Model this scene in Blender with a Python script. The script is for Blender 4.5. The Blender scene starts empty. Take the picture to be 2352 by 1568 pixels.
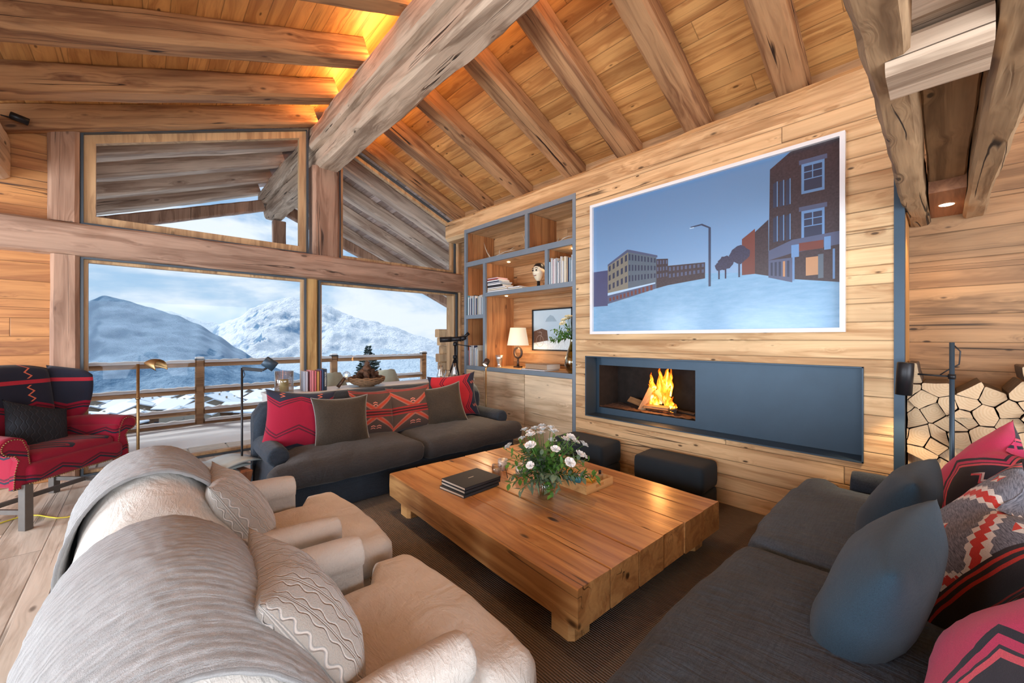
import bpy, bmesh, math, random
from mathutils import Vector, Matrix, noise as mnoise
rnd = random.Random(7)
PI = math.pi
scn = bpy.context.scene
COL = scn.collection
# ------------------------------------------------------------------ camera
FPX, TH, CAMH = 915.0, 0.748, 1.5
cam_d = bpy.data.cameras.new('camera')
cam = bpy.data.objects.new('camera', cam_d); COL.objects.link(cam)
cam.location = (0, 0, CAMH); cam.rotation_euler = (PI/2, 0, -TH)
cam_d.sensor_width = 36.0; cam_d.lens = FPX/2352*36.0
cam_d.shift_y = -7.0/2352; cam_d.clip_start = 0.02; cam_d.clip_end = 5000
scn.camera = cam
# ------------------------------------------------------------------ view
scn.view_settings.view_transform = 'Standard'
scn.view_settings.look = 'None'
scn.view_settings.gamma = 1.0
scn.view_settings.exposure = 0.3
scn.cycles.max_bounces = 7; scn.cycles.diffuse_bounces = 3; scn.cycles.glossy_bounces = 3; scn.cycles.transparent_max_bounces = 14
scn.cycles.use_adaptive_sampling = True; scn.cycles.adaptive_threshold = 0.025
scn.cycles.caustics_reflective = False; scn.cycles.caustics_refractive = False
# ------------------------------------------------------------------ node helper
class E:
    """tiny expression wrapper over math nodes"""
    def __init__(s, nt, sock): s.nt = nt; s.s = sock
    def _m(s, op, *a, clamp=False):
        n = s.nt.nodes.new('ShaderNodeMath'); n.operation = op; n.use_clamp = clamp
        for i, v in enumerate((s,)+a):
            if isinstance(v, E): s.nt.links.new(v.s, n.inputs[i])
            else: n.inputs[i].default_value = v
        return E(s.nt, n.outputs[0])
    def __add__(s, o): return s._m('ADD', o)
    __radd__ = __add__
    def __sub__(s, o): return s._m('SUBTRACT', o)
    def __rsub__(s, o): return (s*-1.0)+o
    def __mul__(s, o): return s._m('MULTIPLY', o)
    __rmul__ = __mul__
    def __truediv__(s, o): return s._m('DIVIDE', o)
    def floor(s): return s._m('FLOOR')
    def fract(s): return s._m('FRACT')
    def abs(s): return s._m('ABSOLUTE')
    def lt(s, o): return s._m('LESS_THAN', o)
    def gt(s, o): return s._m('GREATER_THAN', o)
    def mx(s, o): return s._m('MAXIMUM', o)
    def mn(s, o): return s._m('MINIMUM', o)
    def ping(s, o): return s._m('PINGPONG', o)
    def pw(s, o): return s._m('POWER', o)
    def sin(s): return s._m('SINE')
    def clamp(s): return s._m('ADD', 0.0, clamp=True)
    def ss(s, a, b):
        n = s.nt.nodes.new('ShaderNodeMapRange'); n.interpolation_type = 'SMOOTHSTEP'
        s.nt.links.new(s.s, n.inputs[0]); n.inputs[1].default_value = a; n.inputs[2].default_value = b
        return E(s.nt, n.outputs[0])
    def lin(s, a, b, c=0.0, d=1.0):
        n = s.nt.nodes.new('ShaderNodeMapRange')
        s.nt.links.new(s.s, n.inputs[0])
        for i, v in zip((1, 2, 3, 4), (a, b, c, d)): n.inputs[i].default_value = v
        return E(s.nt, n.outputs[0])

class Mat:
    def __init__(s, name, rough=0.6, metal=0.0, color=(.5, .5, .5), spec=None):
        s.m = bpy.data.materials.new(name); s.m.use_nodes = True
        s.nt = s.m.node_tree; s.b = s.nt.nodes['Principled BSDF']
        s.b.inputs['Roughness'].default_value = rough; s.b.inputs['Metallic'].default_value = metal
        s.b.inputs['Base Color'].default_value = (*color, 1)
        if spec is not None: s.b.inputs['Specular IOR Level'].default_value = spec
        s._c = {}
    def coord(s, kind='Object'):
        if 'tc' not in s._c: s._c['tc'] = s.nt.nodes.new('ShaderNodeTexCoord')
        return s._c['tc'].outputs[kind]
    def xyz(s, kind='Object'):
        if kind not in s._c:
            n = s.nt.nodes.new('ShaderNodeSeparateXYZ'); s.nt.links.new(s.coord(kind), n.inputs[0])
            s._c[kind] = tuple(E(s.nt, n.outputs[i]) for i in range(3))
        return s._c[kind]
    def vec(s, x, y, z):
        n = s.nt.nodes.new('ShaderNodeCombineXYZ')
        for i, v in enumerate((x, y, z)):
            if isinstance(v, E): s.nt.links.new(v.s, n.inputs[i])
            else: n.inputs[i].default_value = v
        return n.outputs[0]
    def noise(s, v, scale=1.0, detail=3.0, rough=.55, dist=0.0):
        n = s.nt.nodes.new('ShaderNodeTexNoise'); s.nt.links.new(v, n.inputs['Vector'])
        n.inputs['Scale'].default_value = scale; n.inputs['Detail'].default_value = detail
        n.inputs['Roughness'].default_value = rough; n.inputs['Distortion'].default_value = dist
        return E(s.nt, n.outputs['Fac'])
    def white(s, v):
        n = s.nt.nodes.new('ShaderNodeTexWhiteNoise'); n.noise_dimensions = '3D'; s.nt.links.new(v, n.inputs['Vector'])
        return E(s.nt, n.outputs['Value'])
    def voro(s, v, scale=1.0, feature='F1', rand=1.0):
        n = s.nt.nodes.new('ShaderNodeTexVoronoi'); n.feature = feature; s.nt.links.new(v, n.inputs['Vector'])
        n.inputs['Scale'].default_value = scale; n.inputs['Randomness'].default_value = rand
        return E(s.nt, n.outputs['Distance'])
    def mix(s, f, a, b, blend='MIX'):
        n = s.nt.nodes.new('ShaderNodeMix'); n.data_type = 'RGBA'; n.blend_type = blend
        if isinstance(f, E): s.nt.links.new(f.s, n.inputs[0])
        else: n.inputs[0].default_value = f
        for i, v in ((6, a), (7, b)):
            if isinstance(v, tuple): n.inputs[i].default_value = (*v[:3], 1)
            else: s.nt.links.new(v, n.inputs[i])
        return n.outputs[2]
    def scale(s, c, f):     # multiply colour by scalar expression
        n = s.nt.nodes.new('ShaderNodeVectorMath'); n.operation = 'SCALE'
        if isinstance(c, tuple): n.inputs[0].default_value = c[:3]
        else: s.nt.links.new(c, n.inputs[0])
        s.nt.links.new(f.s, n.inputs['Scale']); return n.outputs[0]
    def ramp(s, f, stops):
        n = s.nt.nodes.new('ShaderNodeValToRGB'); cr = n.color_ramp
        while len(cr.elements) < len(stops): cr.elements.new(0.5)
        for e, (p, c) in zip(cr.elements, stops): e.position = p; e.color = (*c, 1)
        s.nt.links.new(f.s, n.inputs[0]); return n.outputs[0]
    def base(s, c): s.nt.links.new(c, s.b.inputs['Base Color']); return s
    def roughness(s, e): s.nt.links.new(e.s, s.b.inputs['Roughness']); return s
    def bump(s, h, strength=.3, dist=.01):
        n = s.nt.nodes.new('ShaderNodeBump'); n.inputs['Strength'].default_value = strength
        n.inputs['Distance'].default_value = dist
        s.nt.links.new(h.s, n.inputs['Height']); s.nt.links.new(n.outputs[0], s.b.inputs['Normal']); return s
    def inp(s, k, v): s.b.inputs[k].default_value = v; return s
    def emit(s, c, k): s.b.inputs['Emission Color'].default_value = (*c, 1); s.b.inputs['Emission Strength'].default_value = k; return s

# ------------------------------------------------------------------ world: cloudy winter sky
w = bpy.data.worlds.new('winter_sky'); scn.world = w; w.use_nodes = True
wt = w.node_tree; bg = wt.nodes['Background']
class WM(Mat):
    def __init__(s): s.nt = wt; s._c = {}
wm = WM(); wx, wy, wz = wm.xyz('Generated')
cv = wm.vec(wx*1.0, wy*1.0, wz*2.6)
n1 = wm.noise(cv, 3.2, 7, .55, .6); n2 = wm.noise(cv, 9.0, 5, .6, .3)
cl = (n1*.8+n2*.2).ss(.40, .60)
blue = wm.mix(wz.ss(-.05, .6), (.40, .60, .80), (.20, .40, .70))
skyc = wm.mix(cl, blue, (.82, .89, .96))
SKY_K = 0.92
wt.links.new(skyc, bg.inputs[0]); bg.inputs[1].default_value = SKY_K

def area(name, loc, rot, sx, sy, power, color, spread=None):
    d = bpy.data.lights.new(name, 'AREA'); d.shape = 'RECTANGLE'; d.size = sx; d.size_y = sy
    d.energy = power; d.color = color
    if spread: d.spread = spread
    o = bpy.data.objects.new(name, d); COL.objects.link(o); o.location = loc; o.rotation_euler = rot; return o
def spot(name, loc, target, power, color, ang=1.2, blend=.6, r=.03):
    d = bpy.data.lights.new(name, 'SPOT'); d.energy = power; d.color = color; d.spot_size = ang; d.spot_blend = blend
    d.shadow_soft_size = r
    o = bpy.data.objects.new(name, d); COL.objects.link(o); o.location = loc
    o.rotation_euler = (Vector(target)-Vector(loc)).to_track_quat('-Z', 'Y').to_euler(); return o
# daylight through the windows of the left wall and the gable
DAY = (.80, .90, 1.0)
area('daylight_left_near', (-3.93, 2.9, 1.25), (0, -PI/2, 0), 2.1, 1.9, 175, DAY)
area('daylight_left_far', (-3.93, 5.4, 1.25), (0, -PI/2, 0), 2.1, 1.1, 110, DAY)
area('daylight_fill_left_rear', (-3.93, -1.2, 1.25), (0, -PI/2, 0), 2.1, 2.6, 200, DAY)  # unseen fill added behind the camera, as if from another left window
area('daylight_fill_rear', (0.2, -3.93, 1.45), (PI/2, 0, 0), 5.0, 2.3, 260, (.90, .94, 1.))  # added fill out of view, set in the unseen rear opening
sun_d = bpy.data.lights.new('sun', 'SUN'); sun_d.energy = 2.6; sun_d.color = (1, .95, .88); sun_d.angle = .25
sun = bpy.data.objects.new('sun', sun_d); COL.objects.link(sun)
sun.rotation_euler = Vector((.42, -.62, -.60)).to_track_quat('-Z', 'Y').to_euler()
# warm strips on top of the ridge beam
WARM = (1, .52, .16)
area('ridge_strip_left', (1.90, 2.2, 4.66), (0, PI-.95, 0), .05, 8.0, 75, WARM)
area('ridge_strip_right', (2.15, 2.2, 4.66), (0, PI+.95, 0), .05, 8.0, 85, WARM)
# ceiling spots
WS = (1, .66, .36)
spot('ceiling_spot_light', (1.7, 3.4, 4.0), (1.9, 3.9, .4), 130, WS, .95, .8)
spot('ceiling_spot_light', (1.7, 2.2, 4.0), (2.2, 2.1, .3), 70, WS, 1.1, .8)
spot('ceiling_spot_light', (1.7, 3.4, 4.0), (2.75, 4.1, .4), 120, WS, .6, .8)

# ------------------------------------------------------------------ mesh builder
class MB:
    def __init__(s): s.v = []; s.f = []; s.mi = []; s.uv = {}; s.sm = []; s.nb = 0; s.sharp = None
    def add(s, vs, fs, mi=0, smooth=False, uvs=None):
        o = len(s.v); s.v += [tuple(p) for p in vs]
        for k, f in enumerate(fs):
            s.f.append(tuple(i+o for i in f)); s.mi.append(mi); s.sm.append(smooth)
            if uvs: s.uv[len(s.f)-1] = [uvs[i] for i in f]
        return s
    def box(s, x0, x1, y0, y1, z0, z1, mi=0, M=None):
        s.nb += 1; vs = [Vector((x, y, z)) for z in (z0, z1) for y in (y0, y1) for x in (x0, x1)]
        if M is not None: vs = [M @ v for v in vs]
        return s.add(vs, [(0, 2, 3, 1), (4, 5, 7, 6), (0, 1, 5, 4), (2, 6, 7, 3), (0, 4, 6, 2), (1, 3, 7, 5)], mi)
    def grid(s, fn, nu, nv, mi=0, cu=False, cv_=False, smooth=True, uv=False):
        vs = []; uvs = []
        for j in range(nv if cv_ else nv+1):
            for i in range(nu if cu else nu+1):
                vs.append(fn(i/nu, j/nv)); uvs.append((i/nu, j/nv))
        W = nu if cu else nu+1; H = nv if cv_ else nv+1; fs = []
        for j in range(nv):
            for i in range(nu):
                a = j*W+i; b = j*W+(i+1) % W if cu else j*W+i+1
                c = ((j+1) % H)*W+((i+1) % W if cu else i+1); d = ((j+1) % H)*W+i
                fs.append((a, b, c, d))
        return s.add(vs, fs, mi, smooth, uvs if uv else None)
    def tube(s, pts, r, n=8, mi=0, cap=True, smooth=True, sx=1.0):
        pts = [Vector(p) for p in pts]; rs = r if isinstance(r, (list, tuple)) else [r]*len(pts)
        vs = []; up = None
        for k, p in enumerate(pts):
            t = (pts[min(k+1, len(pts)-1)]-pts[max(k-1, 0)])
            if t.length < 1e-9: t = Vector((0, 0, 1))
            t.normalize()
            if up is None: up = Vector((0, 0, 1)) if abs(t.z) < .9 else Vector((1, 0, 0))
            a = t.cross(up)
            if a.length < 1e-6: a = t.orthogonal()
            a.normalize(); b = a.cross(t).normalized(); up = b
            for i in range(n):
                an = 2*PI*i/n; vs.append(p+(a*math.cos(an)*sx+b*math.sin(an))*rs[k])
        fs = [(k*n+i, k*n+(i+1) % n, (k+1)*n+(i+1) % n, (k+1)*n+i) for k in range(len(pts)-1) for i in range(n)]
        s.add(vs, fs, mi, smooth)
        if cap:
            o = len(pts)*n
            s.add([vs[i] for i in range(n)], [tuple(range(n))[::-1]], mi); s.add([vs[o-n+i] for i in range(n)], [tuple(range(n))], mi)
        return s
    def lathe(s, prof, n=24, c=(0, 0, 0), mi=0, smooth=True, M=None, cap=False):
        vs = []
        for r, z in prof:
            for i in range(n):
                a = 2*PI*i/n; v = Vector((c[0]+r*math.cos(a), c[1]+r*math.sin(a), c[2]+z)); vs.append(M @ v if M is not None else v)
        m = len(prof)
        s.add(vs, [(k*n+i, k*n+(i+1) % n, (k+1)*n+(i+1) % n, (k+1)*n+i) for k in range(m-1) for i in range(n)], mi, smooth)
        if cap:
            s.add(vs[:n], [tuple(range(n))[::-1]], mi); s.add(vs[-n:], [tuple(range(n))], mi)
        return s
    def prism(s, poly, z0, z1, mi=0, M=None, smooth=False):
        n = len(poly); vs = [Vector((x, y, z0)) for x, y in poly]+[Vector((x, y, z1)) for x, y in poly]
        if M is not None: vs = [M @ v for v in vs]
        s.add(vs, [tuple(range(n))[::-1], tuple(range(n, 2*n))], mi)
        return s.add(vs, [(i, (i+1) % n, n+(i+1) % n, n+i) for i in range(n)], mi, smooth)
    def build(s, name, mats, parent=None, loc=None, rot=None, bevel=0, seg=2, weld=True, sub=0, auto=None):
        me = bpy.data.meshes.new(name); me.from_pydata(s.v, [], s.f)
        if not isinstance(mats, (list, tuple)): mats = [mats]
        for m in mats: me.materials.append(m.m if isinstance(m, Mat) else m)
        me.polygons.foreach_set('material_index', s.mi); me.polygons.foreach_set('use_smooth', s.sm)
        if s.uv:
            ul = me.uv_layers.new(name='UVMap')
            for fi, us in s.uv.items():
                p = me.polygons[fi]
                for k, li in enumerate(p.loop_indices): ul.data[li].uv = us[k]
        if weld and s.nb < 2:
            bm = bmesh.new(); bm.from_mesh(me); bmesh.ops.remove_doubles(bm, verts=bm.verts, dist=1e-5)
            bmesh.ops.recalc_face_normals(bm, faces=bm.faces); bm.to_mesh(me); bm.free()
        me.update()
        if s.sharp: me.set_sharp_from_angle(angle=s.sharp)
        o = bpy.data.objects.new(name, me); COL.objects.link(o)
        if parent is not None: o.parent = parent
        if loc is not None: o.location = loc
        if rot is not None: o.rotation_euler = rot
        if bevel:
            b = o.modifiers.new('bevel', 'BEVEL'); b.width = bevel; b.segments = seg; b.limit_method = 'ANGLE'; b.angle_limit = .6
            b.harden_normals = False
        if sub:
            b = o.modifiers.new('sub', 'SUBSURF'); b.levels = sub; b.render_levels = sub
        return o
def thing(name, label, cat, loc=(0, 0, 0), rot=(0, 0, 0), group=None):
    o = bpy.data.objects.new(name, None); COL.objects.link(o); o.empty_display_size = .1
    o.location = loc; o.rotation_euler = rot if isinstance(rot, (tuple, list)) else (0, 0, rot)
    o['label'] = label; o['category'] = cat
    if group: o['group'] = group
    return o
def tag(o, label, cat, group=None, kind=None):
    o['label'] = label; o['category'] = cat
    if group: o['group'] = group
    if kind: o['kind'] = kind
    return o
def struct(o): o['kind'] = 'structure'; return o
def kids(o): return [c for c in bpy.data.objects if c.parent == o]
def dup(root, loc=None, rot=None, label=None, group=None):
    ch1 = kids(root); ch2 = {c: kids(c) for c in ch1}
    r = root.copy(); COL.objects.link(r)
    if loc is not None: r.location = loc
    if rot is not None: r.rotation_euler = rot
    if label: r['label'] = label
    if group: r['group'] = group
    for c in ch1:
        d = c.copy(); COL.objects.link(d); d.parent = r
        for g in ch2[c]:
            e = g.copy(); COL.objects.link(e); e.parent = d
    return r
ORD = ['first', 'second', 'third', 'fourth', 'fifth', 'sixth', 'seventh', 'eighth', 'ninth', 'tenth', 'eleventh', 'twelfth',
       'thirteenth', 'fourteenth', 'fifteenth', 'sixteenth', 'seventeenth', 'eighteenth', 'nineteenth', 'twentieth', 'twenty-first',
       'twenty-second', 'twenty-third', 'twenty-fourth', 'twenty-fifth', 'twenty-sixth', 'twenty-seventh', 'twenty-eighth',
       'twenty-ninth', 'thirtieth']+[f'thirty-{k}' for k in ('first', 'second', 'third', 'fourth', 'fifth', 'sixth', 'seventh', 'eighth', 'ninth')]
def fbm(x, y, z=0., sc=1.): return mnoise.fractal(Vector((x*sc, y*sc, z*sc)), 1.0, 2.0, 4)
def nz(x, y, z=0.): return mnoise.noise(Vector((x, y, z)))
def hewn(mb, p0, p1, w, h, seed=0, rough=.008, seg=None, up=(0, 0, 1), chamf=.15, M=None):
    """rough sawn timber from p0 to p1 (centre line), w across, h along 'up'"""
    p0, p1 = Vector(p0), Vector(p1); t = (p1-p0); L = t.length; t.normalize()
    a = t.cross(Vector(up)).normalized(); b = a.cross(t).normalized()
    seg = seg or max(2, int(L/.09)); mb.sharp = .6; c = chamf*min(w, h); prof = []
    x, y = w/2, h/2
    for px, py in ((x-c, -y), (x, -y+c), (x, 0), (x, y-c), (x-c, y), (0, y), (-x+c, y), (-x, y-c), (-x, 0), (-x, -y+c), (-x+c, -y), (0, -y)):
        prof.append((px, py))
    n = len(prof); vs = []
    for k in range(seg+1):
        s_ = L*k/seg
        for i, (px, py) in enumerate(prof):
            q = 1+rough/min(w, h)*2*(nz(s_*1.3+seed*9.1, px*7, py*7+seed)*1.0+.5*nz(s_*6+seed*3, px*20, py*20))
            wob = rough*.8*nz(s_*.7, seed*5.3, 2.2)
            vs.append(p0+t*s_+a*(px*q+wob)+b*(py*q+wob*.5))
    fs = [(k*n+i, k*n+(i+1) % n, (k+1)*n+(i+1) % n, (k+1)*n+i) for k in range(seg) for i in range(n)]
    mb.add(vs, fs, 0, True); mb.add(vs[:n], [tuple(range(n))[::-1]]); mb.add(vs[-n:], [tuple(range(n))])
    return mb
# ------------------------------------------------------------------ wood
def wood(name, dark, light, grain='x', plank=None, length=None, rough=.62, fine=1.0, knots=.9, cracks=.6, var=.28, bump=.35,
         coat=0.0, spread='z', coord='Object', seam=.012, knot_s=1.0):
    """plank=(axis,width); grain axis letter; spread = second cross axis"""
    M = Mat(name, rough); X = dict(zip('xyz', M.xyz(coord)))
    g = X[grain]; cross = [a for a in 'xyz' if a != grain]
    a, b = X[cross[0]], X[cross[1]]
    if plank:
        pa = X[plank[0]]; wv = pa/plank[1]
        idx = wv.floor(); fr = wv.fract(); r1 = M.white(M.vec(idx, 3.1, 7.7))
        edge = fr.mn(1.0-fr)*plank[1]
        if length:
            gl = g/length+r1*9.0; i2 = gl.floor(); f2 = gl.fract(); e2 = f2.mn(1.0-f2)*length
            edge = edge.mn(e2); r2 = M.white(M.vec(idx, i2, 1.3))
        else: r2 = M.white(M.vec(idx, 9.1, 2.2))
    else:
        idx = None; edge = None; r2 = None
    if r2 is not None: off = r2*41.0
    else:
        oi = M.nt.nodes.new('ShaderNodeObjectInfo'); off = E(M.nt, oi.outputs['Random'])*57.0
    # knots
    kv = M.vec(g*2.2*knot_s+off, a*5.5*knot_s+off, b*5.5*knot_s)
    kd = M.voro(kv, 1.0)
    halo = kd.ss(.42, .05)
    ga = a+halo*.035; gb = b+halo*.02
    v1 = M.vec(g*.7+off, ga*8*fine+off, gb*8*fine)
    s1 = M.noise(v1, 1.0, 4, .62, .9)
    v2 = M.vec(g*2.2+off, ga*52*fine, gb*52*fine)
    s2 = M.noise(v2, 1.0, 2, .6)
    rings = (s1*13.0).sin()*.5+.5
    st = s1*.45+s2*.3+rings*.25
    col = M.ramp(st, [(.22, dark), (.5, tuple((x*.45+y*.55) for x, y in zip(dark, light))), (.78, light)])
    blot = M.noise(M.vec(g*1.1+off, a*3.0, b*3.0+off), 1.0, 1, .6)
    col = M.scale(col, blot.lin(.25, .75, .82, 1.16))
    if r2 is not None:
        col = M.scale(col, r2.lin(0, 1, 1-var*.55, 1+var*.45))
        col = M.mix(r1*.22*(var/.28), col, tuple(v*.9 for v in (light[0]*.9, light[1]*.72, light[2]*.6)))
    h = st*.5
    if knots:
        k = kd.ss(.12, .055)*knots
        col = M.mix(k, col, tuple(v*.22 for v in dark)); h = h-k*.4
    if cracks:
        cn = M.noise(M.vec(g*.22+off, a*11.0+off, b*11.0), 1.0, 1, .4)
        ck = ((cn-.5).abs()).ss(.011, .003)*M.noise(M.vec(g*.9, a*5.0+off, b*5.0), 1.0, 1).ss(.54, .60)*cracks
        col = M.mix(ck, col, tuple(v*.15 for v in dark)); h = h-ck*.9
    if edge is not None:
        sm = edge.ss(seam*.5, seam*.08)
        col = M.mix(sm*.48, col, tuple(v*.12 for v in dark)); h = h-sm*1.1
    M.base(col); M.bump(h, bump, .012)
    if coat: M.inp('Coat Weight', coat); M.inp('Coat Roughness', .22)
    return M
BL_D, BL_L = (.38, .19, .07), (.82, .57, .31)
M_WALLR = wood('old_spruce_planks', BL_D, BL_L, 'y', ('z', .135), 8.5, rough=.65, spread='x', cracks=.9, knots=.95, var=.20, knot_s=1.9, bump=.5)
M_WALLX = wood('amber_spruce_planks', (.25, .08, .022), (.62, .28, .09), 'x', ('z', .19), 9.0, cracks=.9, knot_s=1.6)
M_NICHE = wood('aged_niche_planks', (.14, .075, .035), (.50, .29, .14), 'y', ('z', .21), 9.0, cracks=.9, knot_s=1.7)
M_CEIL = wood('amber_ceiling_boards', (.34, .13, .035), (.74, .40, .14), 'y', ('x', .17), 5.0, knots=.8, cracks=.35, var=.32, rough=.55, bump=.2, knot_s=1.4)
M_OUTR = wood('brightened_outdoor_rafter', (.32, .20, .14), (.80, .62, .48), 'x', None, None, knots=.6, cracks=.8, bump=.5, rough=.75)  # rafter timber copy painted lighter, standing in for light bounced off the snow
M_RAFT = wood('hewn_rafter_timber', (.16, .058, .022), (.56, .30, .135), 'x', None, None, knots=.8, cracks=1, bump=.6, rough=.72)
M_RIDGE = wood('weathered_ridge_timber', (.25, .16, .10), (.74, .56, .41), 'y', None, None, knots=.9, cracks=1, bump=.7, rough=.75)
M_TRUSS = wood('dark_truss_timber', (.14, .075, .035), (.48, .31, .17), 'x', None, None, fine=1.2, knot_s=1.6, knots=.9, cracks=1, bump=.8, rough=.7)
M_POSTZ = wood('rose_brown_post_timber', (.22, .11, .065), (.50, .30, .20), 'z', None, None, knots=.8, cracks=.9, bump=.4)
M_TRANS = wood('rose_brown_beam_timber', (.22, .115, .07), (.52, .33, .23), 'x', None, None, knots=.7, cracks=.9, bump=.4)
M_OUTW = wood('larch_joinery', (.34, .18, .08), (.68, .43, .22), 'z', None, None, knots=.5, cracks=.3, bump=.2)
M_SHW = wood('bookcase_side_boards', (.26, .09, .03), (.62, .29, .11), 'z', ('x', .15), None, knots=.7, cracks=.5, bump=.2)
M_SHB = wood('bookcase_back_boards', (.30, .13, .045), (.66, .38, .18), 'y', ('z', .14), 2.8, knots=.9, cracks=.9, bump=.25)
M_SHT = wood('bookcase_shelf_boards', (.42, .25, .11), (.80, .58, .34), 'y', ('x', .2), 2.8, knots=.8, cracks=.6, bump=.2)
M_DOOR = wood('pale_cabinet_planks', (.46, .31, .17), (.88, .71, .49), 'y', None, None, knot_s=1.3, knots=.8, cracks=.8, bump=.25)
M_TABLE = wood('amber_table_timber', (.32, .125, .035), (.76, .42, .16), 'y', ('x', .262), None, rough=.42, knots=1, cracks=.8, var=.25, bump=.55, coat=.5, seam=.008, knot_s=.9)
M_FLOOR = wood('grey_oak_floor', (.30, .24, .18), (.76, .69, .59), 'y', ('x', .26), 2.6, rough=.5, fine=.8, knots=.7, cracks=.5, var=.3, bump=.25)
M_TRAY = wood('bright_ash_tray', (.52, .26, .09), (.78, .48, .20), 'x', None, None, rough=.4, knots=0, cracks=0, bump=.1)
M_RAIL = wood('rail_timber', (.22, .11, .05), (.52, .30, .15), 'x', None, None, knots=.6, cracks=.8)
M_LOGE = None
# ------------------------------------------------------------------ plain stuff
def plain(name, c, rough=.6, metal=0., var=.12, sc=30, bump=.1, spec=None):
    M = Mat(name, rough, metal, c, spec); n = M.noise(M.coord(), sc, 4, .6)
    M.base(M.scale(c, n.lin(.2, .8, 1-var, 1+var)))
    if bump: M.bump(n, bump, .003)
    return M
def fabric(name, c, c2=None, sc=700, sheen=.1, bump=.45, rough=.9, mel=.35, slub=0.0, wr=.5, cross=0.):
    M = Mat(name, rough); x, y, z = M.xyz()
    n = M.noise(M.coord(), sc*.35, 2, .7); n0 = M.noise(M.coord(), 3.0, 3, .5)
    c2 = c2 or tuple(v*.6 for v in c)
    f = n.lin(.3, .7)
    if slub:
        th = M.noise(M.vec(x*9, y*140, z*140), 1., 3, .6)*.5+M.noise(M.vec(x*140, y*9, z*140), 1., 3, .6)*.5
        f = f*.4+th.lin(.35, .65)*.6
    col = M.mix(f*mel*2, c, c2)
    col = M.scale(col, n0.lin(.3, .7, .88, 1.1))
    M.base(col)
    wr1 = M.noise(M.coord(), 4.5, 4, .55, 1.6); w2 = M.noise(M.vec(x*5.0, y*16.0, z*9.0), 1., 3, .6, 2.2); w3 = (((w2-.5).abs())*-2.0+1.0).pw(7.0)
    h = f*.05+wr1*wr+w3*wr*.05
    if cross: h = h+M.noise(M.vec(x*17.0, y*2.2, z*4.0), 1., 3, .6, 1.2)*cross
    M.bump(h, bump, .03)
    M.inp('Sheen Weight', sheen); M.inp('Sheen Roughness', .5); M.inp('Specular IOR Level', .2)
    return M
M_LINEN = fabric('cream_linen', (.73, .69, .64), (.63, .58, .53), sc=900, mel=.3, wr=1.2, bump=.55, slub=1)
M_CHAR = fabric('charcoal_linen', (.042, .056, .078), (.018, .024, .034), sc=900, mel=.5, slub=1, sheen=.12, wr=.9, bump=.45)
M_CHAR2 = fabric('charcoal_brown_linen', (.058, .054, .055), (.026, .025, .027), sc=900, mel=.5, slub=1, sheen=.12, wr=.9, bump=.45)
M_BLUEGREY = fabric('slate_felt', (.038, .072, .105), (.018, .034, .052), sc=1400, mel=.45, sheen=.15, wr=.35)
M_POUF = fabric('dark_slate_wool', (.030, .042, .055), (.016, .024, .032), sc=1600, mel=.5, sheen=.08, wr=.1)
M_VELV = fabric('bronze_velvet', (.050, .038, .028), (.020, .016, .014), sc=300, sheen=.35, wr=.5)
M_VELV.inp('Sheen Tint', (.9, .75, .55, 1))
M_PIPE = plain('grey_piping', (.25, .24, .24), .8)
M_STEEL = plain('blue_grey_steel', (.040, .072, .108), .42, .35, .10, 5, .05)
M_STEELF = plain('shelf_steel', (.22, .27, .32), .45, .25, .06, 8, .03)
M_BLACK = plain('black_metal', (.022, .022, .025), .4, .5)
M_SOOT = plain('sooty_firebrick', (.012, .009, .008), .95, 0, .6, 12, .6)
M_ASH = plain('ashy_hearth', (.12, .07, .05), .95, 0, .7, 30, .8)
M_BRASS = plain('aged_brass', (.30, .19, .085), .4, .9)
M_SILVER = plain('hammered_silver', (.72, .70, .67), .3, .9, .1, 60, .6)
M_WHITE = plain('white_paint', (.82, .83, .84), .4, 0, .02, 5, 0)
M_PAPER = plain('book_pages', (.80, .76, .68), .8, 0, .08, 200, .1)
M_LEG = plain('grey_chair_legs', (.11, .095, .085), .45, 0, .15, 15, .05)
M_SNOW = plain('fresh_snow', (.86, .90, .95), .7, 0, .05, 3, .4)
M_STONE = plain('pale_paving', (.52, .47, .42), .8, 0, .2, 9, .4)
M_FRAME = plain('anthracite_window_bead', (.07, .09, .11), .4, .3, .05, 5, 0)
M_LEAF = plain('green_leaf', (.07, .20, .03), .5, 0, .35, 18, 0); M_LEAF.inp('Subsurface Weight', .0)
M_LEAF2 = plain('grey_green_leaf', (.12, .19, .12), .6, 0, .35, 18, 0)
M_PETAL = plain('white_petal', (.85, .86, .86), .6, 0, .06, 40, 0)
M_CREAMP = plain('cream_petal', (.85, .80, .55), .6, 0, .08, 40, 0)
M_CONE = plain('pine_cone_scale', (.12, .06, .035), .8, 0, .5, 60, .3)
M_BASK = plain('woven_basket', (.22, .12, .06), .8, 0, .4, 60, .5)
M_BIRCH = plain('birch_bark', (.50, .42, .33), .85, 0, .4, 20, .5)
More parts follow.
